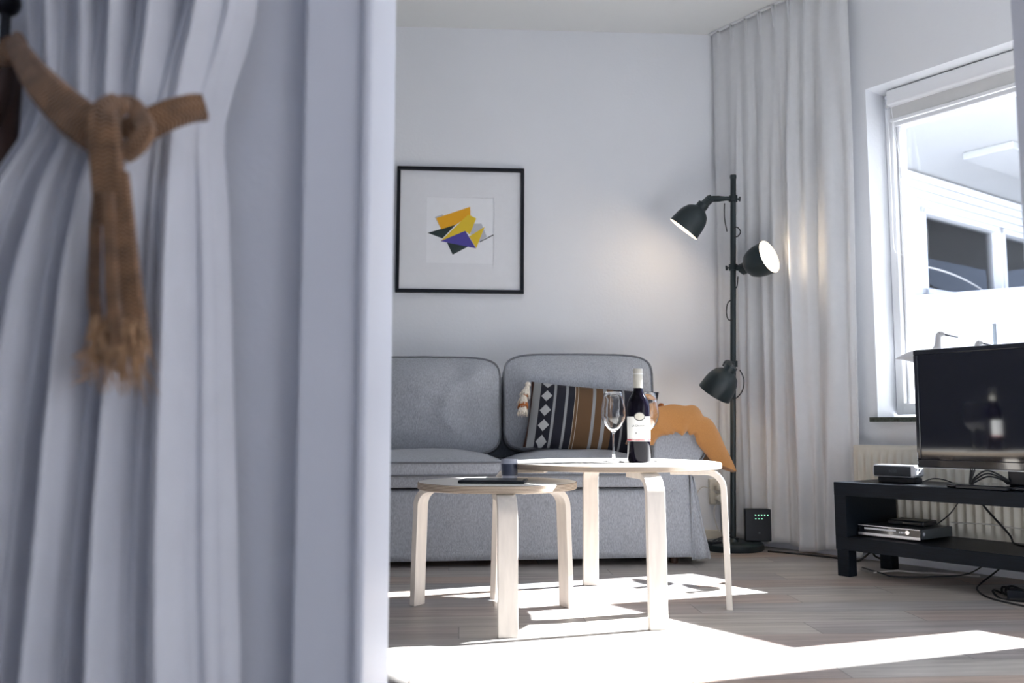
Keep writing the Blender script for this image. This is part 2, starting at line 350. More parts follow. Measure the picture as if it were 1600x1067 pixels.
# ---------------------------------------------------------------- room shell
YB, ZC, NW, WT = 4.43, 2.60, 3.55, 0.24
YP0, YP1 = 1.05, 1.37                                      # partition between this room and the next
struct(MB().box(-3.2, 6.0, -2.6, YB+0.1, -0.08, 0.0).build('floor', 'floor', smooth=False))
cx = [( -3.2, -2.6), (4.9, -2.6)]
cl = MB(); cpoly = [(-3.2, -2.6), ((NW+WT+.542*2.6)/.84, -2.6), ((NW+WT-.542*(YB+.1))/.84, YB+.1), (-3.2, YB+.1)]
struct(cl.prism(cpoly, ZC, ZC+0.1, axis='z').build('ceiling', 'ceil', smooth=False))
struct(MB().box(-3.2, 1.55, YB, YB+0.1, 0, ZC).build('wall_back', 'wall', smooth=False))
def wall_with_holes(holes, d0, d1):
    b = MB(); ds = sorted({d0, d1} | {h[0] for h in holes} | {h[1] for h in holes})
    for a, c in zip(ds, ds[1:]):
        hs = [h for h in holes if h[0] <= a+1e-6 and h[1] >= c-1e-6]
        if hs: b.box(a, c, NW, NW+WT, 0, hs[0][2]); b.box(a, c, NW, NW+WT, hs[0][3], ZC)
        else: b.box(a, c, NW, NW+WT, 0, ZC)
    return b.xf(WF())
W1 = (-2.19, -0.71, 0.587, 2.06); W2 = (-0.33, 0.50, 0.60, 2.06); W3 = (2.1, 3.6, 0.6, 2.2)
struct(wall_with_holes([W1, W2, W3], -3.1, 4.6).build('wall_right', 'wall', smooth=False))
pl = MB(); pl.box(-3.2, -0.108, YP0, YP1, 0, ZC); struct(pl.build('wall_left', 'wall_cooltint', smooth=False))
struct(MB().box(0.918, 3.30, YP0, YP1, 0, ZC).build('wall_front', 'wall', smooth=False))
struct(MB().box(-0.108, 0.918, YP0, YP1, 2.1, ZC).build('trim_1', 'trim', smooth=False))
# door casing and jamb on the left of the opening
cs = MB(); cs.box(-0.184, -0.108, YP0-0.022, YP0+0.001, 0, 2.17); cs.box(-0.116, -0.104, YP0-0.030, YP0+0.03, 0, 2.17)
struct(cs.build('trim_2', 'trim', smooth=False, bevel=0.004))
struct(MB().box(-0.1085, -0.1045, YP0+0.001, YP1+0.012, 0, 2.1).build('trim_3', 'trim', smooth=False))
struct(MB().box(0.9135, 0.919, YP0-0.01, YP1+0.012, 0, 2.1).build('trim_4', 'trim', smooth=False))
# left side of the living room
struct(MB().box(-3.3, -3.2, -2.6, YB, 0, ZC).build('wall_side', 'wall', smooth=False))
b = MB(); b.box(-3.2, -.5, -2.7, -2.6, 0, ZC); b.box(.1, 6.0, -2.7, -2.6, 0, ZC); b.box(-.5, .1, -2.7, -2.6, 0, 1.1); b.box(-.5, .1, -2.7, -2.6, 2.0, ZC)  # unseen opening added in this wall to brighten the foreground
struct(b.build('wall_rear', 'wall', smooth=False))
bb = MB(); bb.box(-3.2, 1.40, YB-0.012, YB, 0, 0.06); struct(bb.build('baseboard_back', 'cream', smooth=False, bevel=0.003))
bb = MB(); bb.box(-3.0, 0.6, NW-0.014, NW, 0, 0.06); bb.xf(WF()); struct(bb.build('baseboard_right', 'trim', smooth=False, bevel=0.003))

# window 1 (seen); the others are unseen, added to bring in fill light
NG = 3.72
def window(name, d0, d1, z0, z1, rail):
    f = MB(); fw_ = 0.036
    f.box(d0, d0+fw_, NG-0.03, NG+0.03, z0, z1); f.box(d1-fw_, d1, NG-0.03, NG+0.03, z0, z1)
    f.box(d0, d1, NG-0.03, NG+0.03, z0, z0+0.05); f.box(d0, d1, NG-0.03, NG+0.03, z1-(0.155 if rail else 0.06), z1)
    f.box(d0+fw_, d0+fw_+0.008, NG-0.045, NG+0.02, z0+.05, z1-.06)
    f.box(d0+fw_+0.012, d0+fw_+0.024, NG-0.02, NG+0.035, z0+.05, z1-.06)
    if rail: f.box(-1.18, d1, NG-0.04, NG+0.03, z0+.05, z0+.15)  # unseen raised lower rail, added to shape the sun patch
    w_ = struct(f.xf(WF()).build(name, 'frame_w', smooth=False, bevel=0.003))
    g = MB().box(d0+.05, d1-.04, NG-0.003, NG+0.003, z0+.04, z1-(.145 if rail else .05)).xf(WF()).build('pane', 'pane', parent=w_, smooth=False)
    return w_
window('window_1', W1[0]+.005, W1[1], W1[2]+.03, W1[3], True)
window('fill_window_2', W2[0], W2[1], W2[2]+.02, W2[3], False)
window('fill_window_3', W3[0], W3[1], W3[2]+.02, W3[3], False)
sl = MB(); sl.box(W1[0]-0.02, W1[1]+0.02, NW-0.035, NG-0.03, 0.587, 0.607)
struct(sl.xf(WF()).build('trim_5', 'sill', smooth=False, bevel=0.002))
# roller blind, rolled up at the top of the window
t = thing('roller_blind', 'off-white roller blind rolled up at the top of the window', 'blind', ND(3.66, -1.44, 1.93), WROT)
b = MB(); b.box(-0.70, 0.70, -0.035, 0.035, 0.055, 0.125); b.build('cassette', 'frame_w', t, bevel=0.008)
b = MB(); b.box(-0.70, 0.70, -0.002, 0.002, -0.01, 0.08); b.build('cloth', 'blind', t, smooth=False)
b = MB(); b.box(-0.70, 0.70, -0.008, 0.008, -0.015, 0.0); b.build('bottom_bar', 'frame_w', t, bevel=0.002)
b = MB(); b.tube([(-0.705, -0.01, 0.09), (-0.705, -.012, 0.05)], 0.012, 12); b.build('bracket', 'chrome', t)
lp = []
for k in range(40):
    a = k/39
    if a < .45: q = Vector((-0.700, -0.02, 0.05-a/.45*0.62))
    elif a < .6: tt = (a-.45)/.15*pi; q = Vector((-0.700+0.035-0.035*cos(tt), -0.02, -0.57-0.05*sin(tt)))
    else: tt = (a-.6)/.4; q = Vector((-0.63-0.055*tt**1.5, -0.02, -0.57+0.62*tt))
    lp.append(q)
MB().tube(lp, 0.0016, 6).build('pull_cord', 'frame_w', t)

# ---------------------------------------------------------------- outside: a porch wing at right angles to the window wall
o = MB().box(-9, 6, NW+WT, 16, -0.12, -0.02).xf(WF()).build('ground', 'patio', smooth=False); struct(o)
bw = thing('porch_wing', 'white wing of the house with dark windows seen through the window', 'building', ND(8.3, -4.15, -0.02), WROT)
b = MB()
def wl(x0, x1, z0, z1, y0=-0.2, y1=0.0): b.box(x0, x1, y0, y1, z0, z1)
# local axes of bw: x = d, y = n ; the wall face is at x = 0 (d = -4.15)
b = MB()
b.box(-0.25, 0.0, -4.5, -0.80, 0, 2.82); b.box(-0.25, 0.0, -0.80, 2.4, 0, 1.75); b.box(-0.25, 0.0, -0.92, 2.4, 2.52, 2.82); b.box(-0.25, 0, 2.4, 5, 0, 2.82)
b.build('wall', 'render', bw, smooth=False)
b = MB()
for k in range(4): b.box(0.0, 0.02+0.012*k, -4.5, 5, 2.53+0.07*k, 2.535+0.07*k+0.058)
b.build('fascia', 'frame_w', bw, smooth=False, bevel=0.004)
for (a, c) in ((-0.80, 0.62), (0.66, 2.38)):
    f = MB(); f.box(-0.1, 0.03, a, a+.05, 1.75, 2.52); f.box(-0.1, 0.03, c-.05, c, 1.75, 2.52); f.box(-0.1, 0.03, a, c, 1.75, 1.80); f.box(-0.1, 0.03, a, c, 2.47, 2.52)
    fo = f.build('window_frame', 'frame_w', bw, smooth=False, bevel=0.004)
    MB().box(-0.05, -0.04, a+.04, c-.04, 1.79, 2.48).build('pane', 'pane', fo, smooth=False)
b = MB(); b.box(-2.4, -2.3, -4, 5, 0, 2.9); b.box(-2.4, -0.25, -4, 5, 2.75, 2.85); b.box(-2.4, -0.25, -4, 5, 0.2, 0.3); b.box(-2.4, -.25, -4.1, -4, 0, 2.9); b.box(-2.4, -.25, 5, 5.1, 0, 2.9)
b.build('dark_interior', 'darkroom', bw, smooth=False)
b = MB(); b.grid(lambda u, v: Vector((-0.32+0.03*sin(u*60), -0.92+0.5*u, 0.4+2.2*v)), 60, 2); b.build('net_curtain', 'bluegrey', bw, solid=0.004)
b = MB(); b.grid(lambda u, v: Vector((-0.32+0.03*sin(u*40), 0.42+0.22*u, 0.4+2.2*v)), 40, 2); b.build('net_curtain', 'bluegrey', bw, solid=0.004)
b = MB(); b.box(-0.25, 2.0, -4.5, 5, 2.82, 2.88); b.build('porch_ceiling', 'porchceil', bw, smooth=False)
b = MB(); b.box(0.55, 0.95, -1.1, 1.5, 2.76, 2.82); b.build('ceiling_panel', 'porchceil', bw, smooth=False, bevel=0.01)
# low white garden wall with a sloped top in front of the wing
tag(MB().prism([(6.6, 0), (12.0, 0), (12.0, 2.30), (6.6, 1.585)], -3.96, -3.84).xf(Matrix(((0, 1, 0, 0), (1, 0, 0, 0), (0, 0, 1, 0), (0, 0, 0, 1)))).xf(WF()).build('garden_screen', 'render', smooth=False),
    'white sunlit garden screen standing below the dark outside windows', 'screen')
arc = [ND(7.30+1.0*k/16, -4.02, 1.93) + Vector((0, 0, -0.12*(k/16)**2.2)) for k in range(17)]
tag(MB().tube(arc, 0.008, 6).build('garden_hose', 'cablew'), 'thin white hose arching in front of the dark outside window', 'hose')
pt = thing('patio_table', 'white patio table outside the window, cut by the frame', 'table', ND(5.45, -2.35, -0.02), WROT)
b = MB(); b.box(-0.18, 0.6, -0.25, 0.55, 1.175, 1.23); b.build('tabletop', 'greyprint', pt, smooth=False, bevel=0.006)  # grey here stands in for shade on the white table
for x, y in ((-0.14, -0.2), (0.55, -0.2), (-0.14, 0.5), (0.55, 0.5)):
    MB().box(x-.007, x+.007, y-.007, y+.007, 0, 1.175).build('leg', 'greymetal', pt, smooth=False)
pc = thing('garden_chair', 'pale blue garden chair under the white patio table', 'chair', ND(6.3, -2.65, -0.02), WROT)
MB().box(-0.2, 0.2, -0.2, 0.2, 0.62, 0.67).build('seat', 'bluecloth', pc, bevel=0.01)
for k in range(5): MB().box(-0.19+0.08*k, -0.15+0.08*k, 0.18, 0.21, 0.67, 1.12).build('back_slat', 'bluecloth', pc, bevel=0.004)
for x, y in ((-0.18, -0.18), (0.18, -0.18), (-0.18, 0.18), (0.18, 0.18)): MB().box(x-.018, x+.018, y-.018, y+.018, 0, 0.62).build('leg', 'frame_w', pc)

# ---------------------------------------------------------------- sofa
SY = 3.70
sf = thing('sofa', 'grey fabric two-seat sofa with loose cushions against the back wall', 'sofa', (0.17, 4.05, 0))
def S(v): return v
def cushion(name, cxx, cy, cz, w_, h_, t_, horiz=False, crown=0.05, seed=0.0, parent=sf, r=0.09, wr=0.010, mname='sofa', pip='piping', tilt=0.0):
    n = 72; out = []
    for k in range(n):                                      # rounded outline, slightly bowed sides
        a = 2*pi*k/n; c, s_ = cos(a), sin(a); e = 0.30
        x = (abs(c)**e)*(1 if c >= 0 else -1); z = (abs(s_)**e)*(1 if s_ >= 0 else -1)
        x *= w_/2*(1-0.025*(1-abs(z)**2)); z *= h_/2*(1+0.03*(1-x*x/(w_*w_/4))); out.append((x, z))
    b_ = MB(); rings = 16; V = []; 
    def wrk(x, z): return wr*nz(x*9+seed, z*6, seed)+0.5*wr*nz(x*22+seed, z*14, 3+seed)
    def lay(sgn):
        rows = []
        for j in range(rings+1):
            s_ = 1-j/rings
            rows.append([Vector((x*s_, -sgn*(t_/2+crown*(1-s_**2.6)+(wrk(x*s_, z*s_) if s_ < 1 else 0)*min(1, (1-s_)*4)), z*s_)) for x, z in out])
        return rows
    fr = lay(1)[::-1]; bk = lay(-1); m_ = [[Vector((x*1.015, 0, z*1.01)) for x, z in out]]
    rows = fr+m_+bk
    vs_ = [v for r_ in rows for v in r_]
    fs = [(i*n+k, i*n+(k+1) % n, (i+1)*n+(k+1) % n, (i+1)*n+k) for i in range(len(rows)-1) for k in range(n)]
    b_.add(vs_, fs)
    pp = MB(); pp.tube([Vector((x*1.012, -t_/2-0.001, z*1.012)) for x, z in out], 0.0045, 6, closed=True); pp.tube([Vector((x*1.012, t_/2+.001, z*1.012)) for x, z in out], 0.0045, 6, closed=True)
    R = Matrix.Rotation(radians(tilt), 4, 'X')
    if horiz: R = Matrix.Rotation(-pi/2, 4, 'X')
    T = Matrix.Translation((cxx, cy, cz)) @ R
    o_ = b_.xf(T).build(name, mname, parent, world=True)
    pp.xf(T).build('piping', pip, o_, world=True)
    return o_
# back frame, base, arms
b = MB(); b.box(-0.46, 0.80, 4.22, 4.40, 0.05, 0.80); b.build('back_frame', 'sofa', sf, world=True, bevel=0.03, seg=3)
b = MB(); b.box(-0.46, 0.80, SY+0.03, 4.3, 0.05, 0.31); b.build('base', 'sofa', sf, world=True, bevel=0.01)
b = MB(); b.box(-0.46, 0.80, SY-0.01, 4.2, 0.318, 0.372); b.build('seat_rail', 'sofa', sf, world=True, bevel=0.015, seg=3)
cushion('back_cushion', -0.155, 4.12, 0.655, 0.685, 0.43, 0.10, crown=0.06, wr=.018, seed=2.3, tilt=-8)
cushion('back_cushion', 0.545, 4.12, 0.670, 0.69, 0.43, 0.10, crown=0.06, wr=.018, seed=5.1, tilt=-8)
cushion('seat_cushion', -0.135, 3.955, 0.395, 0.65, 0.55, 0.050, horiz=True, crown=0.052, seed=1.0, wr=.006)
cushion('seat_cushion', 0.500, 3.955, 0.395, 0.62, 0.55, 0.050, horiz=True, crown=0.052, seed=8.0, wr=.006)
prof = [(.80,.04),(.80,.44),(.803,.50),(.825,.555),(.865,.588),(.915,.60),(.965,.588),(1.005,.555),(1.028,.51),(1.025,.465),(1.0,.425),(.968,.395),(.955,.365),(.958,.30),(.97,.18),(.99,.04)]
def arm(mir):
    b_ = MB(); P2 = [(x if not mir else 0.34-x, z) for x, z in prof]
    b_.prism(P2, SY+0.0, 4.38); return b_.build('arm', 'sofa', sf, world=True, bevel=0.012, seg=3)
arm(False); arm(True)
pp = MB(); pts = [(x, SY-0.003, z) for x, z in prof[1:13]]; pp.tube(spline(pts, 3), 0.004, 6); pp.build('piping', 'piping', sf, world=True)
def skirt(u, v):                                            # front skirt: u across, v down
    x = -0.62+u*(0.955+0.62); z = 0.305-(0.305-0.022-0.012*u)*v
    if u > .93: x += (u-.93)/.07*0.012*v
    return Vector((x, SY+0.006-0.008*v-0.004*nz(x*4, z*3, 1)-0.003*nz(x*14, z*2, 5), z))
MB().grid(skirt, 80, 10).build('skirt', 'sofa', sf, world=True, solid=0.006)
def pleat(u, v):
    x = 0.957+(0.004+0.066*v)*u; z = 0.37-0.348*v
    return Vector((x, SY-0.008+0.012*sin(u*pi)*(v)+0.02*u*(1-v)-0.02*v*u+0.006*sin(u*9)*v, z+0.010*v*u))
MB().grid(pleat, 14, 14).build('corner_pleat', 'sofa', sf, world=True, solid=0.005)
def sside(u, v):
    x = 1.0+0.03*v-0.03*(1-v); z = 0.36-0.335*v; return Vector((x+0.012*sin(u*12)*v, SY+0.0+0.66*u, z))
MB().grid(sside, 40, 8).build('side_skirt', 'sofa', sf, world=True, solid=0.005)
pp = MB(); pp.tube([skirt(1, k/8)+Vector((.001, -.004, 0)) for k in range(9)], 0.0025, 6); pp.tube([pleat(1, k/8)+Vector((0, -.003, 0)) for k in range(9)], 0.0025, 6)
pp.build('skirt_welt', 'sofa', sf, world=True)
for x in (-0.56, 0.90):
    for y in (3.78, 4.32): MB().lathe([(0, .0), (.018, .0), (.022, .05), (0, .05)], 16, Matrix.Translation((x, y, 0))).build('foot', 'wood', sf, world=True)

# ---------------------------------------------------------------- patterned pillow
pw = thing('pillow', 'black and brown striped woven pillow with white diamonds and tassels', 'pillow', (0.560, 3.875, 0.455))
pw.rotation_euler = (radians(-20), radians(4.6), 0)
def pil(sg):
    def fn(u, v):
        x = (u-.5)*2; z = (v-.5)*2
        e = (1-abs(x)**3.2)*(1-abs(z)**3.2); th = 0.068*max(0, e)**0.62
        X = 0.288*x*(1-0.035*(1-z*z)); Z = 0.155*z*(1-0.05*(1-x*x))
        X += 0.075*(Z+.155); return Vector((X, -sg*(th+0.004*nz(x*3, z*3, sg)*e), Z+0.155))
    return fn
b = MB(); b.grid(pil(1), 48, 28); b.grid(pil(-1), 48, 28)
cv = b.build('cover', 'kilim', pw)
for v_ in range(0): pass
M['kilim'].node_tree.nodes['Mapping'].inputs['Location'].default_value = (0, 0, 0)
def tassel(x, z, label, mm, lean):
    b_ = MB(); b_.lathe([(0, 0.0), (0.010, -0.002), (0.014, -0.012), (0.009, -0.02), (0.010, -0.022), (0.020, -0.05), (0.022, -0.062), (0, -0.058)], 14)
    for k in range(26):
        a = k*2.4; r0 = 0.006; b_.tube([(r0*cos(a), r0*sin(a), -.018), (.019*cos(a), .019*sin(a), -.05), (.022*cos(a)+random.uniform(-.003, .003), .022*sin(a), -.068-random.random()*.008)], 0.0018, 4)
    o_ = b_.xf(Matrix.Translation((x, -0.012, z)) @ Matrix.Rotation(lean, 4, 'Y')).build('tassel', mm, pw); o_['label'] = label; return o_
tassel(-0.278, 0.300, 'cream wool tassel', 'wool', 0.2); tassel(-0.290, 0.262, 'cream wool tassel', 'wool', 0.15)
tassel(-0.290, 0.245, 'burnt orange tassel', 'pompom', 0.1); tassel(-0.294, 0.215, 'cream wool tassel', 'wool', 0.05)
b = MB(); b.lathe([(0, -.014), (.010, -.010), (.014, 0), (.010, .010), (0, .014)], 14, Matrix.Translation((0.318, -0.01, 0.240))); o_ = b.build('pompom', 'pompom', pw); o_['label'] = 'burnt orange pompom'

# ---------------------------------------------------------------- ochre throw over the right arm
TP = [(.742,.490),(.748,.530),(.762,.575),(.785,.610),(.83,.628),(.88,.636),(.93,.638),(.975,.628),(1.02,.598),(1.055,.548),(1.085,.495),(1.112,.440),(1.135,.385)]
tp = spline([Vector((x, 0, z)) for x, z in TP], 6)
def throw(u, v):
    i = u*(len(tp)-1); k = min(int(i), len(tp)-2); p = tp[k].lerp(tp[k+1], i-k)
    y = 3.676+0.42*max(0, (v-.2)/.8)-0.012*sin(pi*min(1, v/.2))
    dr = max(0, 1-v/0.20)                                   # front edge rolls over the front of the arm
    cen = Vector((0.915, 0, 0.49)); o_ = (p-cen); on = o_.normalized()
    hang = 0.106-0.018*exp(-((u-.60)/.12)**2)+0.012*nz(u*5, 3, 1)
    hang *= 0.55+0.45*min(1, u/.22)
    q = p - on*(hang*dr*(0.55+0.45*dr))
    fold = 0.014*exp(-((u-.565)/.045)**2)-0.012*exp(-((u-.645)/.030)**2)-0.007*exp(-((u-.30-.3*v)/.05)**2)+0.003*sin(v*14+u*9)+0.008*sin(u*19+v*4)+0.022*nz(u*5, v*3, 2)
    q = q+on*(fold+0.004)
    if u > .8: y += (u-.8)*0.10
    return Vector((q.x, y-0.006*nz(u*7, v*3, 9), q.z))
tag(MB().grid(throw, 90, 40).build('throw_blanket', 'throw', solid=0.012), 'ochre wool throw draped over the right arm of the grey sofa', 'blanket')

# ---------------------------------------------------------------- nesting tables
def nest_table(label, c, R, H, th, feet, lw=0.055):
    t_ = thing('nesting_table', label, 'table', (c[0], c[1], 0), 0, 'nesting coffee tables')
    b_ = MB(); n = 72
    ring = lambda r, z: [(r*cos(2*pi*k/n), r*sin(2*pi*k/n), z) for k in range(n)]
    vs_ = ring(R-.003, H)+ring(R, H-.002)+ring(R, H-th+.002)+ring(R-.003, H-th); fs = [tuple(range(n))]; mi = [0]
    o_ = b_.add(vs_, [tuple(range(n))], 0); b_.f.append(tuple(3*n+n-1-k for k in range(n))); b_.mi.append(0)
    for j in range(3):
        for k in range(n): b_.f.append((j*n+k, (j+1)*n+k, (j+1)*n+(k+1) % n, j*n+(k+1) % n)); b_.mi.append(1)
    b_.build('tabletop', ['birchtop', 'plyedge'], t_)
    for fx, fy in feet:
        a = math.atan2(fy-c[1], fx-c[0]); Rf = sqrt((fx-c[0])**2+(fy-c[1])**2); tk = 0.019; br = 0.055
        top = H-th-tk/2-0.001; path = [(Rf-0.175, top)]
        ro = Rf-0.010
        path.append((ro-br, top))
        for k in range(1, 9):
            q = k/8*pi/2; path.append((ro-br+br*sin(q)-0.0*k, top-br+br*cos(q)))
        path.append((Rf-0.004, 0.15)); path.append((Rf, 0.0))
        lb = MB(); V = []
        for i, (r_, z_) in enumerate(path):
            p0 = path[max(i-1, 0)]; p1 = path[min(i+1, len(path)-1)]
            tx, tz = p1[0]-p0[0], p1[1]-p0[1]; l_ = sqrt(tx*tx+tz*tz); nx, nz_ = -tz/l_, tx/l_
            for sx, sw in ((1, -1), (1, 1), (-1, 1), (-1, -1)):
                V.append(Vector((r_+nx*tk/2*sx, lw/2*sw, z_+nz_*tk/2*sx if i < len(path)-1 else 0)))
        nn = len(path); F = [(0, 1, 2, 3), tuple((nn-1)*4+k for k in (3, 2, 1, 0))]
        for i in range(nn-1):
            for k in range(4): F.append((i*4+k, i*4+(k+1) % 4, i*4+4+(k+1) % 4, i*4+4+k))
        lb.add(V, F); lb.xf(Matrix.Rotation(a, 4, 'Z')); lb.build('leg', 'birch', t_, bevel=0.0015, angle=50)
    return t_
nest_table('larger, taller round birch coffee table with four bent legs', (0.4985, 2.92), 0.3475, 0.452, 0.018, [(0.121, 3.042), (0.846, 2.821), (0.474, 3.264), (0.560, 2.548)])
nest_table('smaller, lower round birch coffee table with three bent legs', (0.117, 2.763), 0.2425, 0.400, 0.021, [(-0.131, 2.939), (0.134, 2.478), (0.341, 2.880)])

# ---------------------------------------------------------------- text
def text_mesh(body, size, ext=0.0004, align='CENTER'):
    c = bpy.data.curves.new('lettering', 'FONT'); c.body = body; c.size = size; c.extrude = ext; c.align_x = align; c.align_y = 'CENTER'; c.resolution_u = 3
    o_ = bpy.data.objects.new('lettering', c); COL.objects.link(o_); dg = bpy.context.evaluated_depsgraph_get(); dg.update()
    me = bpy.data.meshes.new_from_object(o_.evaluated_get(dg)); bpy.data.objects.remove(o_); bpy.data.curves.remove(c)
    vs_ = [v.co.copy() for v in me.vertices]; fs = [tuple(p.vertices) for p in me.polygons]; bpy.data.meshes.remove(me); return vs_, fs
# ---------------------------------------------------------------- bottle
bt = thing('wine_bottle', 'dark red wine bottle with white label and champagne capsule on the larger table', 'bottle', (0.5745, 2.86, 0.452), radians(-6))
R = 0.0362
MB().lathe([(0, .001), (R-.004, .001), (R, .006), (R, .178), (R-.002, .192), (R-.008, .206), (.020, .219), (.0150, .232), (.0145, .245), (.0145, .298), (0, .298)], 48).build('body', 'bottleglass', bt)
MB().lathe([(.0152, .238), (.0154, .294), (.0148, .300), (0, .3005)], 32).build('capsule', 'capsule', bt)
MB().lathe([(.0156, .282), (.0158, .2835), (.0156, .285)], 32).build('capsule_ring', 'label', bt)
def wrap(pts, rr): return [Vector((sin(x/R)*(rr+y), -cos(x/R)*(rr+y), z)) for x, y, z in pts]
def lab(z0, z1, wd, rr, nm, mm):
    b_ = MB(); n = 40
    b_.grid(lambda u, v: wrap([((u-.5)*wd, 0, z0+(z1-z0)*v)], rr)[0], n, 2); return b_.build(nm, mm, bt)
lo = lab(.068, .146, .150, R+.0004, 'label', 'label'); lab2 = lab(.0695, .0745, .150, R+.0007, 'label_band', 'red')
def wtext(body, size, zc, x0, mm, rr=R+.0007):
    vs_, fs = text_mesh(body, size, 0.0001); b_ = MB(); b_.add(wrap([(v.x+x0, v.z, v.y+zc) for v in vs_], rr), fs); b_.build('lettering', mm, lo, world=False, smooth=False)
wtext('LA CROISADE', 0.0085, .1165, 0, 'ink'); wtext('CABERNET SAUVIGNON', 0.0050, .0721, 0, 'label', R+.0011)
wtext('2016', 0.0045, .0975, 0.006, 'inkl'); wtext('PAYS D\'OC', 0.0035, .0915, 0.006, 'inkl'); 
def oval(rx, rz, rr):
    b_ = MB(); b_.grid(lambda u, v: wrap([(rx*v*cos(2*pi*u), 0, .1465+rz*v*sin(2*pi*u))], rr)[0], 32, 6); return b_
oval(.0178, .0140, R+.0009).build('emblem_border', 'ink', lo); oval(.0150, .0113, R+.0013).build('emblem', 'emblem', lo)
b = MB(); b.add(wrap([(-.014, 0, .090), (-.009, 0, .090), (-.009, 0, .097), (-.014, 0, .097)], R+.0008), [(0, 1, 2, 3)]); b.build('mark', 'inkl', lo)
# ---------------------------------------------------------------- wine glasses
def wine_glass(label, loc):
    g = thing('wine_glass', label, 'glass', loc, 0, 'wine glasses on the larger table')
    outer = [(0, .0055), (.002, .0055), (.003, .006), (.005, .007), (.006, .009), (.0045, .018), (.0038, .05), (.004, .088), (.008, .098), (.022, .112), (.034, .130), (.0392, .150), (.0385, .172), (.034, .200), (.0295, .226)]
    inner = [(.0285, .226), (.033, .200), (.0375, .172), (.0382, .150), (.033, .131), (.021, .1135), (.008, .102), (0, .0995)]
    MB().lathe(spl2(outer[4:], outer[:4])+[(.0290, .2266)]+inner, 48).build('bowl_and_stem', 'glass', g, angle=80)
    MB().lathe([(0, .0002), (.034, .0002), (.0348, .0015), (.028, .003), (.010, .006), (.0, .0065)], 40).build('foot', 'clearfoot', g)
    return g
def spl2(p, head):
    q = spline([Vector((r, 0, z)) for r, z in p], 4); return head+[(max(0, v.x), v.z) for v in q]
wine_glass('empty wine glass to the left of the bottle', (0.5, 2.90, 0.452))
wine_glass('empty wine glass behind the right side of the bottle', (0.622, 2.955, 0.452))
# ---------------------------------------------------------------- candle cup and tablet
cup = thing('tumbler', 'small glass tumbler with dark blue band on the smaller table', 'glass', (0.156, 2.80, 0.400))
M['frost'] = mat('frosted glass rim', (0.55, 0.57, 0.65), 0.35)
MB().lathe([(0, 0), (.0235, 0), (.0258, .066), (.0243, .066), (.0222, .004), (0, .004)], 40).build('glass', 'frost', cup, angle=60)
M['cupband'] = mat('dark blue glaze', (0.075, 0.09, 0.14), 0.35)
M['cupwax'] = mat('pale wax', (0.62, 0.62, 0.66), 0.5)
MB().lathe([(0, .004), (.0220, .004), (.0228, .019), (0, .019)], 32).build('wax', 'cupwax', cup)
MB().lathe([(.0246, .016), (.0259, .052), (.0250, .052), (.0238, .016)], 40, closed=True).build('band', 'cupband', cup)
tb = thing('tablet', 'thin black tablet lying on the smaller round table', 'tablet', (0.103, 2.695, 0.400), radians(-9))
MB().box(-.098, .098, -.062, .062, 0.0005, .010).build('body', 'black', tb, bevel=0.003)
M['tabscr'] = mat('tablet glass', (0.05, 0.055, 0.06), 0.22, spec=0.8)
MB().box(-.090, .090, -.056, .056, .0100, .0106).build('screen', 'tabscr', tb)

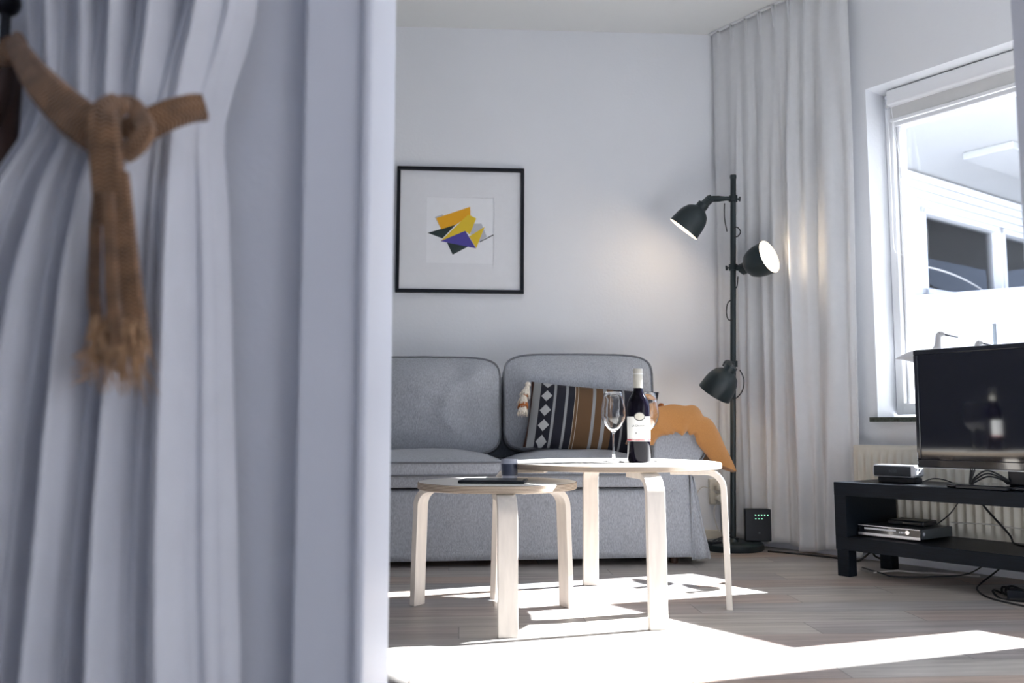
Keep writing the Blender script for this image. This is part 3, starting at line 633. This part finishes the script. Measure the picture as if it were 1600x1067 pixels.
# ---------------------------------------------------------------- floor lamp
POLE0 = Vector((1.272, 4.164, 0.03)); POLE1 = Vector((1.314, 4.164, 1.772))
fl = thing('floor_lamp', 'dark grey three-spot floor lamp between the sofa and the curtain', 'lamp', (1.270, 4.164, 0))
MB().lathe([(0, 0), (.138, 0), (.142, .006), (.142, .028), (.134, .034), (.03, .036), (.02, .05), (0, .05)], 56, Matrix.Translation((1.270, 4.164, 0))).build('base', 'lamp', fl, world=True)
MB().tube([POLE0, POLE1], 0.0135, 24).tube([POLE1-Vector((.0003, 0, .012)), POLE1+Vector((0, 0, .004))], 0.0155, 24).build('pole', 'lamp', fl, world=True)
def pole_at(z): return POLE0.lerp(POLE1, (z-.03)/(1.772-.03))
def spot(zc, mouth, axis, lit, energy, armdir, joint):
    axis = Vector(axis).normalized(); mouth = Vector(mouth); pc_ = pole_at(zc)
    Rm = axis.to_track_quat('Z', 'Y').to_matrix().to_4x4(); T = Matrix.Translation(mouth) @ Rm     # local z points out of the mouth
    sh = MB(); sh.lathe([(.079, 0), (.0785, -.004), (.0745, -.05), (.068, -.080), (.055, -.105), (.036, -.120), (.028, -.124), (.0275, -.150), (.0, -.152)], 48, T)
    so = sh.build('lamp_shade', 'lamp', fl, world=True)
    MB().lathe([(.0785, .0005), (.0765, -.004), (.0725, -.05), (.066, -.079), (.053, -.103), (.034, -.117), (0, -.118)], 48, T).build('shade_lining', 'lampin', so, world=True)
    MB().lathe([(0.0, -.116), (.013, -.112), (.014, -.095), (.026, -.070), (.030, -.052), (.026, -.032), (.014, -.022), (0, -.019)], 24, T).build('bulb', 'bulb' if lit else 'bulboff', so, world=True)
    back = mouth-axis*0.150
    cl_ = MB(); z0 = pole_at(zc-.014); z1 = pole_at(zc+.014); cl_.tube([z0, z1], 0.021, 20)
    ad = Vector(armdir).normalized(); cl_.tube([pc_, pc_+ad*0.036], 0.0105, 12); cl_.build('clamp', 'lamp', fl, world=True)
    kb = MB(); kd = -ad; kb.tube([pc_+kd*.015, pc_+kd*.034], 0.004, 10); kb.tube([pc_+kd*.032+Vector((0, 0, -.011)), pc_+kd*.034+Vector((0, 0, .011))], 0.005, 8)
    kb.tube([pc_+kd*.028, pc_+kd*.035], 0.008, 10); kb.build('thumbscrew', 'lamp', fl, world=True)
    j = Vector(joint) if joint else back-axis*0.01
    ar = MB(); ar.tube([pc_+ad*0.030, (pc_+ad*.030).lerp(j, .5), j], lambda q: 0.0150 if q > .2 else .009, 14); ar.tube([j, back+axis*0.02], 0.021, 18)
    yy = axis.cross(Vector((0, 0, 1))).normalized(); ar.tube([j-yy*.026, j+yy*.026], .012, 12); ar.build('swivel_arm', 'lamp', fl, world=True)
    kb = MB(); kb.tube([j-yy*.024, j-yy*.040], .004, 8); kb.tube([j-yy*.040-axis*.012, j-yy*.040+axis*.012], .0045, 8); kb.build('thumbscrew', 'lamp', fl, world=True)
    if lit:
        ld = bpy.data.lights.new('bulb_light', 'POINT'); ld.energy = energy; ld.color = (1.0, 0.76, 0.52); ld.shadow_soft_size = 0.012
        lo_ = bpy.data.objects.new('bulb_light', ld); COL.objects.link(lo_); lo_.location = mouth-axis*0.012; lo_.parent = None
spot(1.660, P(1068, 358, 4.12), (-.60, .24, -.76), True, 0.38, (-1, -.1, 0), P(1109, 311, 4.13))
spot(1.325, P(1202, 401, 3.98), (.62, -.72, .27), True, 0.07, (.8, -.6, 0), P(1158, 420, 4.10))
spot(0.862, P(1116, 615, 4.02), (-.47, .38, -.84), True, 0.28, (-.3, -.95, 0), P(1137, 569, 4.09))
cb = None
class _C:
    def tube(s, p, r, n): MB().tube(p, r, n).build('cord', 'cable', fl, world=True)
cb = _C()
cb.tube(spline([P(1132, 318, 4.15), P(1132, 340, 4.14), P(1136, 362, 4.15)], 8), 0.0028, 8)
cb.tube(spline([P(1146, 357, 4.14), P(1152, 355, 4.13), P(1157, 362, 4.13), P(1153, 369, 4.13), P(1147, 370, 4.14)], 8), 0.0028, 8)
cb.tube(spline([P(1153, 432, 4.14), P(1152, 445, 4.13), P(1150, 450, 4.14)], 8), 0.0028, 8)
cb.tube(spline([P(1143, 468, 4.14), P(1137, 474, 4.13), P(1135, 488, 4.13), P(1138, 499, 4.13), P(1144, 500, 4.14)], 8), 0.0028, 8)
cb.tube(spline([P(1156, 578, 4.13), P(1162, 592, 4.11), P(1160, 610, 4.1), P(1150, 622, 4.1), P(1140, 622, 4.1)], 8), 0.0028, 8)

# ---------------------------------------------------------------- picture
pf = thing('framed_picture', 'black framed abstract print of yellow and violet shapes on the back wall', 'picture', (0.0, YB-0.001, 1.545))
pf.rotation_euler = (0, radians(0.3), 0)
PS = 0.98
b = MB()
for a in ((-.325, .325, .307, .325), (-.325, .325, -.325, -.307), (-.325, -.307, -.307, .307), (.307, .325, -.307, .307)): b.box(a[0]*PS, a[1]*PS, -.028, 0, a[2]*PS, a[3]*PS)
b.build('frame', 'black', pf, smooth=False, bevel=0.0015)
b = MB(); q, h = .307*PS, .171*PS
for a in ((-q, q, h, q), (-q, q, -q, -h), (-q, -h, -h, h), (h, q, -h, h)): b.box(a[0], a[1], -.012, -.008, a[2], a[3])
b.build('mat_board', 'matboard', pf, smooth=False)
b = MB(); kk = .000737*PS
def poly(pts, mi, lay): b.prism([((x-529)*kk, (538-y)*kk) for x, y in pts], -.0080-.0002*lay, -.0078, mi)
b.box(-h, h, -.0078, -.004, -h, h, 0)
poly([(350, 448), (405, 428), (430, 470), (385, 515)], 5, 1); poly([(610, 489), (675, 488), (712, 580), (665, 617), (600, 565)], 5, 1)
poly([(303, 560), (498, 497), (405, 597)], 4, 2); poly([(360, 455), (595, 370), (598, 430), (500, 497), (396, 533)], 1, 3)
poly([(582, 425), (638, 452), (595, 565), (563, 545), (395, 614)], 2, 4); poly([(697, 510), (640, 662), (590, 580)], 2, 5)
poly([(437, 625), (582, 652), (477, 711)], 4, 4); poly([(393, 616), (563, 541), (638, 663)], 3, 6); poly([(662, 615), (757, 563), (759, 569), (664, 620)], 4, 6)
b.build('print', ['paper', 'orange', 'yellow', 'purple', 'darkprint', 'greyprint'], pf, smooth=False)

# ---------------------------------------------------------------- right curtain
ct = thing('curtain', 'long white pleated curtain hanging beside the floor lamp', 'curtain', ND(3.47, -2.62, 0.0), WROT, )
NPL = 9
def curt(u, v):                                             # u along the rail, v from top (0) to hem (1)
    L = 0.78; x = -0.375+u*L*(1-0.03*v); z = 2.590-(2.590-0.025-0.012*sin(u*17))*v
    k = u*NPL; ph = k-math.floor(k)
    hd = max(0.0, 1-v/0.05)
    g = exp(-((ph-.5)/.11)**2)
    f_head = 0.034*g*(0.62+0.38*cos((ph-.5)*70))+0.004*exp(-((v-.042)/.004)**2)
    vv = min(1, max(0, (v-.045)/.25))
    f_body = 0.020*(0.5-0.5*cos(2*pi*(ph+0.12*sin(6*v+k))))+0.016*sin(k*3.3+1.3+0.8*v)*vv + 0.014*nz(k*1.1, v*1.2, 2)*1.6*vv+0.010*sin(k*8.1+nz(k, v, 0)*3)*vv
    f = f_head*hd+f_body*(1-hd)*(0.55+0.45*vv)
    xx = x+0.010*nz(k*.9, v*2, 7)*vv*1.3
    return Vector((xx, 0.008-f*(0.50+0.45*min(1, u*2.0)), z))
MB().grid(curt, 420, 90).build('cloth', 'curtain', ct, solid=0.0012)
b = MB(); b.box(-0.39, 0.43, -0.004, 0.012, 2.588, 2.598); b.build('rail', 'frame_w', ct, smooth=False)
for k in range(NPL): MB().box(-0.375+(k+.5)/NPL*.78-.003, -0.375+(k+.5)/NPL*.78+.003, -.006, .004, 2.580, 2.589).build('rail_hook', 'greymetal', ct, smooth=False)

# ---------------------------------------------------------------- radiator
rd = thing('radiator', 'cream ribbed panel radiator on the wall under the window', 'radiator', ND(3.48, -2.235, 0.0), WROT)
def radf(u, v):
    x = u*1.42; z = 0.13+0.357*v; e = min(1, max(0, (0.93-v)/.05), max(0, (v-.07)/.05)); e = max(0, e)
    r_ = (0.5+0.5*cos(2*pi*(x-.043)/.0345)); return Vector((x, -0.050-0.009*e*(1-r_**0.7)*1.0, z))
b = MB(); b.grid(radf, 500, 24); b.build('front_panel', 'cream', rd, solid=0.002)
b = MB(); b.box(0, 1.42, -0.048, 0.03, 0.470, 0.489); b.box(0, .004, -.048, .03, .13, .489); b.box(1.416, 1.42, -.048, .03, .13, .489); b.box(0.005, 1.415, 0.02, .03, .14, .47); b.build('casing', 'cream', rd, smooth=False, bevel=.003)
for q in (-2.15, -1.0): MB().tube([ND(3.50, q, 0.13), ND(3.50, q, 0.0)], .008, 10).build('pipe', 'cream', rd, world=True)

# ---------------------------------------------------------------- tv bench
BN0, BN1, BD0, BD1 = 3.067, 3.412, -2.09, -0.60
tvb = thing('tv_bench', 'low black-brown open television bench below the window', 'tv bench', ND((BN0+BN1)/2, (BD0+BD1)/2, 0), WROT)
def bx(*a): return MB().box(*a).xf(WF())
bx(BD0, BD1, BN0, BN1, .304, .354).build('top_board', 'bench', tvb, world=True, smooth=False, bevel=.0015)
bx(BD0+.001, BD1-.001, BN0, BN1, .099, .149).build('bottom_shelf', 'bench', tvb, world=True, smooth=False, bevel=.0015)
for a in (BD0+.0005, BD1-.0505): bx(a, a+.05, BN0+.0005, BN1, .149, .304).build('end_panel', 'bench', tvb, world=True, smooth=False, bevel=.001)
for a in (BD0+.004, BD1-.054):
    for c in (BN0+.003, BN1-.055): bx(a, a+.05, c, c+.05, 0, .099).build('leg', 'bench', tvb, world=True, smooth=False, bevel=.001)
# television
TN = 3.205
tv = thing('television', 'black flat-screen television standing on the bench', 'television', ND(TN, -1.465, 0.354), WROT)
b = MB(); 
for a in ((-.352, .352, .478, .497), (-.352, .352, .063, .092), (-.352, -.336, .092, .478), (.336, .352, .092, .478)): b.box(a[0], a[1], -.014, .014, a[2], a[3])
b.build('bezel', 'blackgloss', tv, bevel=.003)
MB().box(-.345, .345, .012, .045, .075, .485).build('back_shell', 'black', tv, bevel=.012)
MB().box(-.337, .337, -.010, .012, .091, .479).build('screen', 'screen', tv, smooth=False)
MB().box(-.352, .352, -.016, -.010, .060, .0635).build('lower_trim', 'silver', tv, bevel=.001)
b = MB(); b.box(-.3495, -.3475, -.016, -.0135, .095, .118); b.box(-.3495, -.3475, -.016, -.0135, .075, .085); b.build('side_marking', 'silverp', tv, smooth=False)
MB().box(-.20, .20, -.10, .10, .0005, .012).build('base_plate', 'blackgloss', tv, bevel=.004)
MB().box(-.035, .035, -.005, .025, .012, .10).build('neck', 'black', tv, bevel=.006)
# speaker
sp_ = thing('speaker', 'small silver bluetooth speaker with dark grille at the left of the bench', 'speaker', ND(3.20, -1.912, 0.354), WROT)
b = MB(); b.prism([(-.082, .022), (.078, .022), (.090, .030), (.090, .058), (.080, .068), (-.080, .068), (-.086, .058), (-.086, .030)], -.012, .045); b.build('body', 'silverp', sp_, bevel=.004)
MB().box(-.079, .070, -.0165, -.0105, .026, .063).build('grille', 'grille', sp_, bevel=.004)
vs_, fs = text_mesh('BOSE', .014, .0003); b = MB(); b.add([Vector((v.x, -.0168-v.z, v.y+.0445)) for v in vs_], fs); b.build('lettering', 'greytext', sp_, smooth=False)
b = MB(); b.box(-.070, .083, -.005, .044, .0005, .021); b.build('charging_cradle', 'black', sp_, bevel=.003)
b = MB(); 
for z in (.038, .052): b.tube([(.089, .012, z), (.0915, .012, z)], .0035, 12)
b.build('socket', 'black', sp_)
# recorder and black box on the lower shelf
dv = thing('disc_player', 'silver disc player lying on the lower shelf of the bench', 'disc player', ND(3.245, -1.908, 0.149), WROT)
MB().box(-.122, .122, -.105, .115, .008, .044).build('housing', 'greymetal', dv, smooth=False, bevel=.0015)
MB().box(-.124, .124, -.112, -.104, .007, .045).build('front_panel', 'blackgloss', dv, bevel=.001)
MB().box(-.124, .124, -.1145, -.111, .007, .017).build('lower_strip', 'silver', dv, smooth=False)
MB().box(-.124, .124, -.1135, -.111, .0425, .0450).build('upper_strip', 'silver', dv, smooth=False)
MB().box(-.098, .030, -.1140, -.111, .030, .036).build('disc_tray', 'silverp', dv, smooth=False)
for k in range(3): MB().box(.042+.009*k, .047+.009*k, -.1140, -.111, .026, .033).build('button', 'silverp', dv, smooth=False)
b = MB(); b.lathe([(0, .003), (.008, .003), (.009, 0)], 20, Matrix.Translation((.076, -.1125, .031)) @ Matrix.Rotation(pi/2, 4, 'X')); b.build('dial', 'chrome', dv)
for k in range(4): MB().box(-.10+.05*k, -.08+.05*k, -.09, .09, 0, .008).build('foot', 'black', dv, smooth=False) if k in (0, 3) else None
b = MB(); b.lathe([(0, .002), (.006, .002), (.0065, 0)], 16, Matrix.Translation((.122, -.085, .028)) @ Matrix.Rotation(pi/2, 4, 'Y')); b.build('side_screw', 'silverp', dv)
st = thing('set_top_box', 'small black box resting on top of the silver disc player', 'media box', ND(3.27, -1.895, 0.1945), WROT+.08)
MB().box(-.07, .07, -.05, .06, .0005, .020).build('housing', 'black', st, bevel=.005)
MB().box(-.01, .06, -.051, -.0495, .006, .012).build('display_window', 'blackgloss', st)
# ---------------------------------------------------------------- socket and router
sk = thing('wall_socket', 'cream double wall socket with two round plugs behind the table leg', 'socket', (1.272, YB-.0005, 0.185))
MB().box(-.038, .034, -.028, 0, -.0, .125).build('plate', 'cream', sk, bevel=.005)
for z in (.034, .090): MB().lathe([(0, .055), (.018, .055), (.021, .045), (.022, .012), (0, .012)], 24, Matrix.Translation((.004, -.02, z)) @ Matrix.Rotation(pi/2, 4, 'X')).build('plug', 'cream', sk)
rt_ = thing('router', 'black router box standing on the base of the floor lamp', 'router', (P(1184, 820, 4.165).x, 4.165, 0.0365), radians(-8))
MB().box(-.062, .062, -.018, .018, 0, .150).build('housing', 'black', rt_, bevel=.005)
b = MB()
for k in range(5): b.box(-.015+.014*k, -.010+.014*k, -.0190, -.0175, .118, .123); 
for k in range(3): b.box(-.014+.014*k, -.009+.014*k, -.0190, -.0175, .103, .106)
b.build('indicator_lights', 'ledg', rt_, smooth=False)
MB().box(.0, .008, -.0188, -.0175, .035, .043).build('emblem', 'greytext', rt_, smooth=False)
ap = thing('power_adapter', 'black plug adapter on the floor behind the sofa corner', 'adapter', (1.17, 4.12, 0), 0.3)
MB().box(-.03, .03, -.025, .025, 0, .045).build('housing', 'black', ap, bevel=.006)
MB().tube(spline([(.02, 0, .045), (.05, -.01, .06), (.09, -.02, .09)], 6), .003, 8).tube(spline([(-.02, 0, .04), (.03, -.05, .07), (.08, -.08, .06)], 6), .003, 8).build('cord', 'cable', ap)

# ---------------------------------------------------------------- loose cables
def cable(pts, r, m_, label, name='cable', n=8):
    pts = [Vector(p) for p in pts]
    return tag(MB().tube(spline(pts, n), r, 8).build(name, m_), label, 'cable')
cable([(1.275, 4.40, .205), (1.25, 4.39, .15), (1.27, 4.38, .06), (1.33, 4.35, .012), (1.42, 4.30, .004)], .0028, 'cablew', 'white cable running down from the cream wall socket to the floor')
cable([(1.272, 4.40, .24), (1.20, 4.405, .27), (1.155, 4.405, .20), (1.145, 4.40, .08), (1.20, 4.38, .03), (1.30, 4.37, .004)], .0022, 'cablew', 'thin white cable looping left of the wall socket')
cable([(1.40, 4.06, .004), (1.50, 3.98, .004), (1.62, 3.84, .004), (1.67, 3.76, .003), (1.70, 3.74, .02), (1.735, 3.74, .045), (1.76, 3.76, .02), (1.80, 3.72, .004)], .0042, 'cable', 'black cable curling up at the foot of the curtain')
cable([ND(3.22, -2.03, .004), ND(3.30, -1.98, .010), ND(3.36, -1.93, .004), ND(3.42, -1.86, .004), ND(3.46, -1.74, .004)], .0035, 'cablew', 'beige cable on the floor between the bench legs')
cable([ND(3.30, -2.13, .004), ND(3.22, -2.00, .006), ND(3.20, -1.93, .003), ND(3.30, -1.85, .004), ND(3.40, -1.75, .02), ND(3.44, -1.66, .10)], .0028, 'cable', 'thin black cable on the floor behind the front bench leg')
cable([ND(3.43, -1.60, .12), ND(3.40, -1.63, .06), ND(3.30, -1.66, .004), ND(3.16, -1.60, .004), ND(3.05, -1.50, .004), ND(3.0, -1.35, .004), ND(2.98, -1.2, .004)], .0032, 'cable', 'black cable dropping to the floor under the bench')
for k, (r_, q) in enumerate(((.11, 0), (.095, .02), (.075, -.01))):
    pts = [ND(3.16+q+r_*.8*sin(2*pi*i/14), -1.40+r_*1.3*cos(2*pi*i/14), .008+.009*k+.008*sin(i*1.9+k)) for i in range(15)]
    cable(pts, .0038, 'cable', ['lowest loop of the black cable coil under the bench', 'middle loop of the black cable coil under the bench', 'top loop of the black cable coil under the bench'][k], 'coiled_cable')
pb = thing('power_strip', 'black plug and power strip under the television bench', 'power strip', ND(3.12, -1.37, 0.0), WROT+.2)
MB().box(-.10, .12, -.026, .026, .0, .036).build('housing', 'black', pb, bevel=.004)
MB().lathe([(0, .04), (.018, .04), (.02, .02), (.02, 0), (0, 0)], 20, Matrix.Translation((0, 0, .036))).build('plug', 'black', pb)
cable([ND(3.33, -1.83, .197), ND(3.38, -1.80, .24), ND(3.40, -1.76, .31)], .0025, 'cable', 'thin black cable rising from the disc player behind the bench')
cable([ND(3.425, -1.74, .36), ND(3.42, -1.70, .28), ND(3.40, -1.60, .18), ND(3.34, -1.55, .153), ND(3.28, -1.44, .153), ND(3.22, -1.36, .153)], .0038, 'cable', 'black cable hanging from the bench top to the lower shelf')
cable([ND(3.42, -1.82, .20), ND(3.42, -1.66, .205), ND(3.42, -1.50, .19), ND(3.40, -1.40, .157)], .0025, 'cablew', 'thin grey-white cable arching in front of the radiator')
cable([ND(3.23, -1.82, .362), ND(3.25, -1.79, .374), ND(3.27, -1.76, .370), ND(3.30, -1.74, .357)], .0022, 'cable', 'thin black cable behind the small silver speaker')
for k in range(3):
    cable([ND(3.20, -1.60-.01*k, .44), ND(3.17, -1.615, .36+.004), ND(3.16, -1.59, .375+.008*k), ND(3.17, -1.55, .395+.010*k), ND(3.19, -1.515+.01*k, .385), ND(3.20, -1.50, .370)], .003, 'cable',
          ['lowest black cable loop under the left of the television', 'middle black cable loop under the left of the television', 'top black cable loop under the left of the television'][k])
# remote on the bench
rm = thing('remote_control', 'black remote control lying on the bench in front of the television', 'remote', ND(3.085, -1.53, 0.3545), WROT+.02)
MB().box(-.085, .085, -.012, .012, 0, .014).build('body', 'black', rm, bevel=.003)

# ---------------------------------------------------------------- birds on the sill
def bird(label, loc, s, flip=1):
    t_ = thing('wading_bird_figurine', label, 'figurine', loc, WROT, 'bird figurines on the window sill')
    prof_ = [(-.130, .005, .002), (-.105, .010, .008), (-.07, .012, .020), (-.03, .010, .032), (.01, .004, .038), (.045, .010, .032), (.062, .030, .022), (.066, .055, .014), (.066, .078, .0125), (.068, .092, .0150), (.078, .099, .0150), (.092, .096, .009), (.099, .0915, .003)]
    b_ = MB(); n = 18; V = []
    for i, (x, z, r_) in enumerate(prof_):
        a0 = prof_[max(i-1, 0)]; a1 = prof_[min(i+1, len(prof_)-1)]; tt = Vector((a1[0]-a0[0], 0, a1[1]-a0[1])).normalized(); nn_ = Vector((-tt.z, 0, tt.x))
        for k in range(n): q = 2*pi*k/n; V.append((Vector((x, 0, z))+nn_*r_*sin(q)+Vector((0, 1, 0))*r_*.8*cos(q)+Vector((0, 0, .245)))*s)
    F = [(i*n+k, i*n+(k+1) % n, (i+1)*n+(k+1) % n, (i+1)*n+k) for i in range(len(prof_)-1) for k in range(n)]+[tuple(range(n)), tuple((len(prof_)-1)*n+k for k in range(n))]
    b_.add(V, F); b_.build('body', 'birdw', t_, sub=1)
    MB().tube([Vector((.097, 0, .3370))*s, Vector((.150, 0, .322))*s], lambda q: (.0040-.0022*q)*s, 8).build('beak', 'ink', t_)
    MB().tube([Vector((.0, 0, .23))*s, Vector((.0, 0, .01))*s], .003*s, 8).build('stick', 'birdg', t_)
    MB().lathe([(0, 0), (.032*s, 0), (.034*s, .010*s), (0, .012*s)], 24).build('foot_block', 'birdg', t_)
    MB().lathe([(0, .002), (.0022, .001), (0, -.002)], 10, Matrix.Translation(Vector((.078, -.0122, .345))*s)).build('eye', 'ink', t_)
bird('white wooden wading bird figurine on a stick behind the television', ND(3.615, -2.010, .607), 1.0)
bird('smaller wading bird figurine, only its head showing above the television', ND(3.63, -1.850, .607), .86)

# ---------------------------------------------------------------- foreground curtain tied back with jute
YC = 0.93
rows = [(-330, 22, 410), (0, 28, 378), (60, 32, 362), (110, 34, 345), (165, 34, 330), (215, 20, 328), (300, -40, 336), (450, -95, 342), (700, -150, 347), (1067, -210, 352), (1500, -240, 356)]
def edge_at(py):
    for a, c in zip(rows, rows[1:]):
        if a[0] <= py <= c[0]:
            q = (py-a[0])/(c[0]-a[0]); q = q*q*(3-2*q) if False else q; return a[1]+(c[1]-a[1])*q, a[2]+(c[2]-a[2])*q
    return rows[-1][1:]
def lcurt(u, v):
    py = -330+1660*v
    l_, r_ = edge_at(py); tie_y = 100+130*sin(min(1, max(0, u*1.15))*pi*.62)-60*u      # the strap sags across the bundle
    d_ = abs(py-tie_y); amp = 0.008+0.022*min(1, d_/230.0)
    k = u*6.2+0.25*nz(u*3, v*2.0, 4)
    f = 0.62*sin(2*pi*k+0.9)+0.30*sin(2*pi*k*1.9+2.0+1.2*v)+0.35*nz(u*9, v*2.5, 1)*2+0.12*sin(2*pi*k*3.7)
    edge = max(0, (u-.80)/.20)
    px = l_+(r_-l_)*u + 5*nz(u*8, v*3, 8)
    p = P(px, py, YC); f = f*(1-edge**1.5)
    return Vector((p.x, YC-amp*f-0.018*sin(pi*min(1, u*1.1))+0.055*edge**2+0.04*max(0, (.06-u)/.06)**2, p.z))
lc = thing('curtain', 'white foreground curtain gathered by a jute tieback', 'curtain', (-0.36, YC, 0.0))
MB().grid(lcurt, 260, 160).build('cloth', 'curtainL', lc, world=True, solid=0.0012)
# tieback
jt = thing('curtain_tieback', 'braided brown jute tieback knotted round the foreground curtain', 'tieback', P(185, 190, 0.88))
fn = (0, -1, 0)
def wpx(n): return n*0.88/FPX
lp_ = spline([P(20, 60, .96), P(34, 92, .925), P(60, 128, .893), P(105, 172, .880), P(150, 205, .874), P(190, 222, .878)], 8)
MB().ribbon(lp_, lambda q: wpx(34+32*min(1, q*1.6)), .006, lambda q: Vector((-.55+.5*q, -1, .15))).build('left_band', 'jute', jt, world=True)
rp = spline([P(196, 212, .874), P(225, 196, .872), P(262, 178, .876), P(296, 168, .885), P(320, 166, .893)], 8)
MB().ribbon(rp, lambda q: wpx(54-8*q), .006, lambda q: Vector((.05, -1, 0))).build('right_band', 'jute', jt, world=True)
kn = spline([P(190, 244, .868), P(174, 212, .862), P(172, 184, .860), P(188, 164, .864), P(204, 164, .872), P(218, 180, .870), P(226, 204, .862), P(212, 226, .860), P(192, 240, .864)], 8)
MB().ribbon(kn, wpx(30), .008, fn).build('knot', 'jute', jt, world=True)
kn2 = spline([P(186, 158, .866), P(164, 172, .856), P(160, 205, .852), P(164, 250, .855), P(168, 300, .858), P(172, 350, .860)], 8)
MB().ribbon(kn2, lambda q: wpx(32+18*min(1, q*3)), .009, fn).build('front_loop', 'jute', jt, world=True)
for (pts, wd, nm) in (([(154, 290), (148, 350), (147, 400), (146, 460), (152, 535)], 17, .866), ([(186, 270), (194, 350), (200, 420), (208, 485), (216, 545)], 32, .860), ([(168, 300), (170, 360), (173, 420), (176, 480), (184, 540)], 20, .852)):
    sp2 = spline([P(a, c, nm+.004*sin(a)) for a, c in pts], 8)
    MB().ribbon(sp2, lambda q, wd=wd: wpx(wd*(.85+.3*q)), .006, fn).build('tail', 'jute', jt, world=True)
b = MB()
for k in range(230):
    sx = random.uniform(140, 226); sy = random.uniform(490, 552); ln = random.uniform(20, 75)*(1.2 if 190 < sx < 222 else 1); sp3 = (sx-180)*0.10+random.gauss(0, 7)
    p0 = P(sx, sy, .864+random.uniform(-.012, .006)); p1 = P(sx+sp3*.5+random.gauss(0, 3), sy+ln*.5, .862+random.uniform(-.01, .01)); p2 = P(sx+sp3+random.gauss(0, 8), sy+ln, .864+random.uniform(-.012, .012))
    b.tube(spline([p0, p1, p2], 3), lambda q: .0009*(1-.6*q), 4)
for k in range(26):
    sx = random.uniform(135, 160); sy = random.uniform(540, 590); b.tube(spline([P(sx, sy, .862), P(sx-12, sy+8, .858), P(sx-random.uniform(10, 34), sy+random.uniform(5, 22), .86)], 3), .00045, 4)
fo = b.build('frayed_ends', 'fibre', jt, world=True); fo['kind'] = 'stuff'
# wooden coat stand just left of the curtain
cst = thing('coat_stand', 'dark brown wooden stand with black ball at the left edge', 'coat stand', (P(-6, 300, 1.02).x, 1.00, 0))
x0 = P(-6, 300, 1.0).x
MB().tube([(x0, 1.0, 0.0), (x0-.004, 1.0, .55), (x0+.004, 1.0, .98)], .017, 16).tube(spline([(x0-.03, .985, .83), (x0, .985, .90), (x0+.012, .985, .955), (x0+.016, .985, .99)], 6), .011, 10).lathe([(0, 0), (.12, 0), (.125, .02), (.03, .035), (0, .035)], 24, Matrix.Translation((x0, 1.0-.08, 0))).build('post', 'wood', cst, world=True)
c_ = P(10, 4, 1.0)
MB().lathe([(.016*sin(pi*k/12), -.016*cos(pi*k/12)) for k in range(13)], 20, Matrix.Translation(c_)).tube([c_, (x0, 1.0, .97)], .006, 8).build('ball_knob', 'black', cst, world=True)
jl = spline([P(32, 80, .955), P(20, 70, .965), P(8, 84, .97), P(-10, 92, .975)], 6)
MB().ribbon(jl, wpx(38), .008, fn).build('rear_loop', 'jute', jt, world=True)
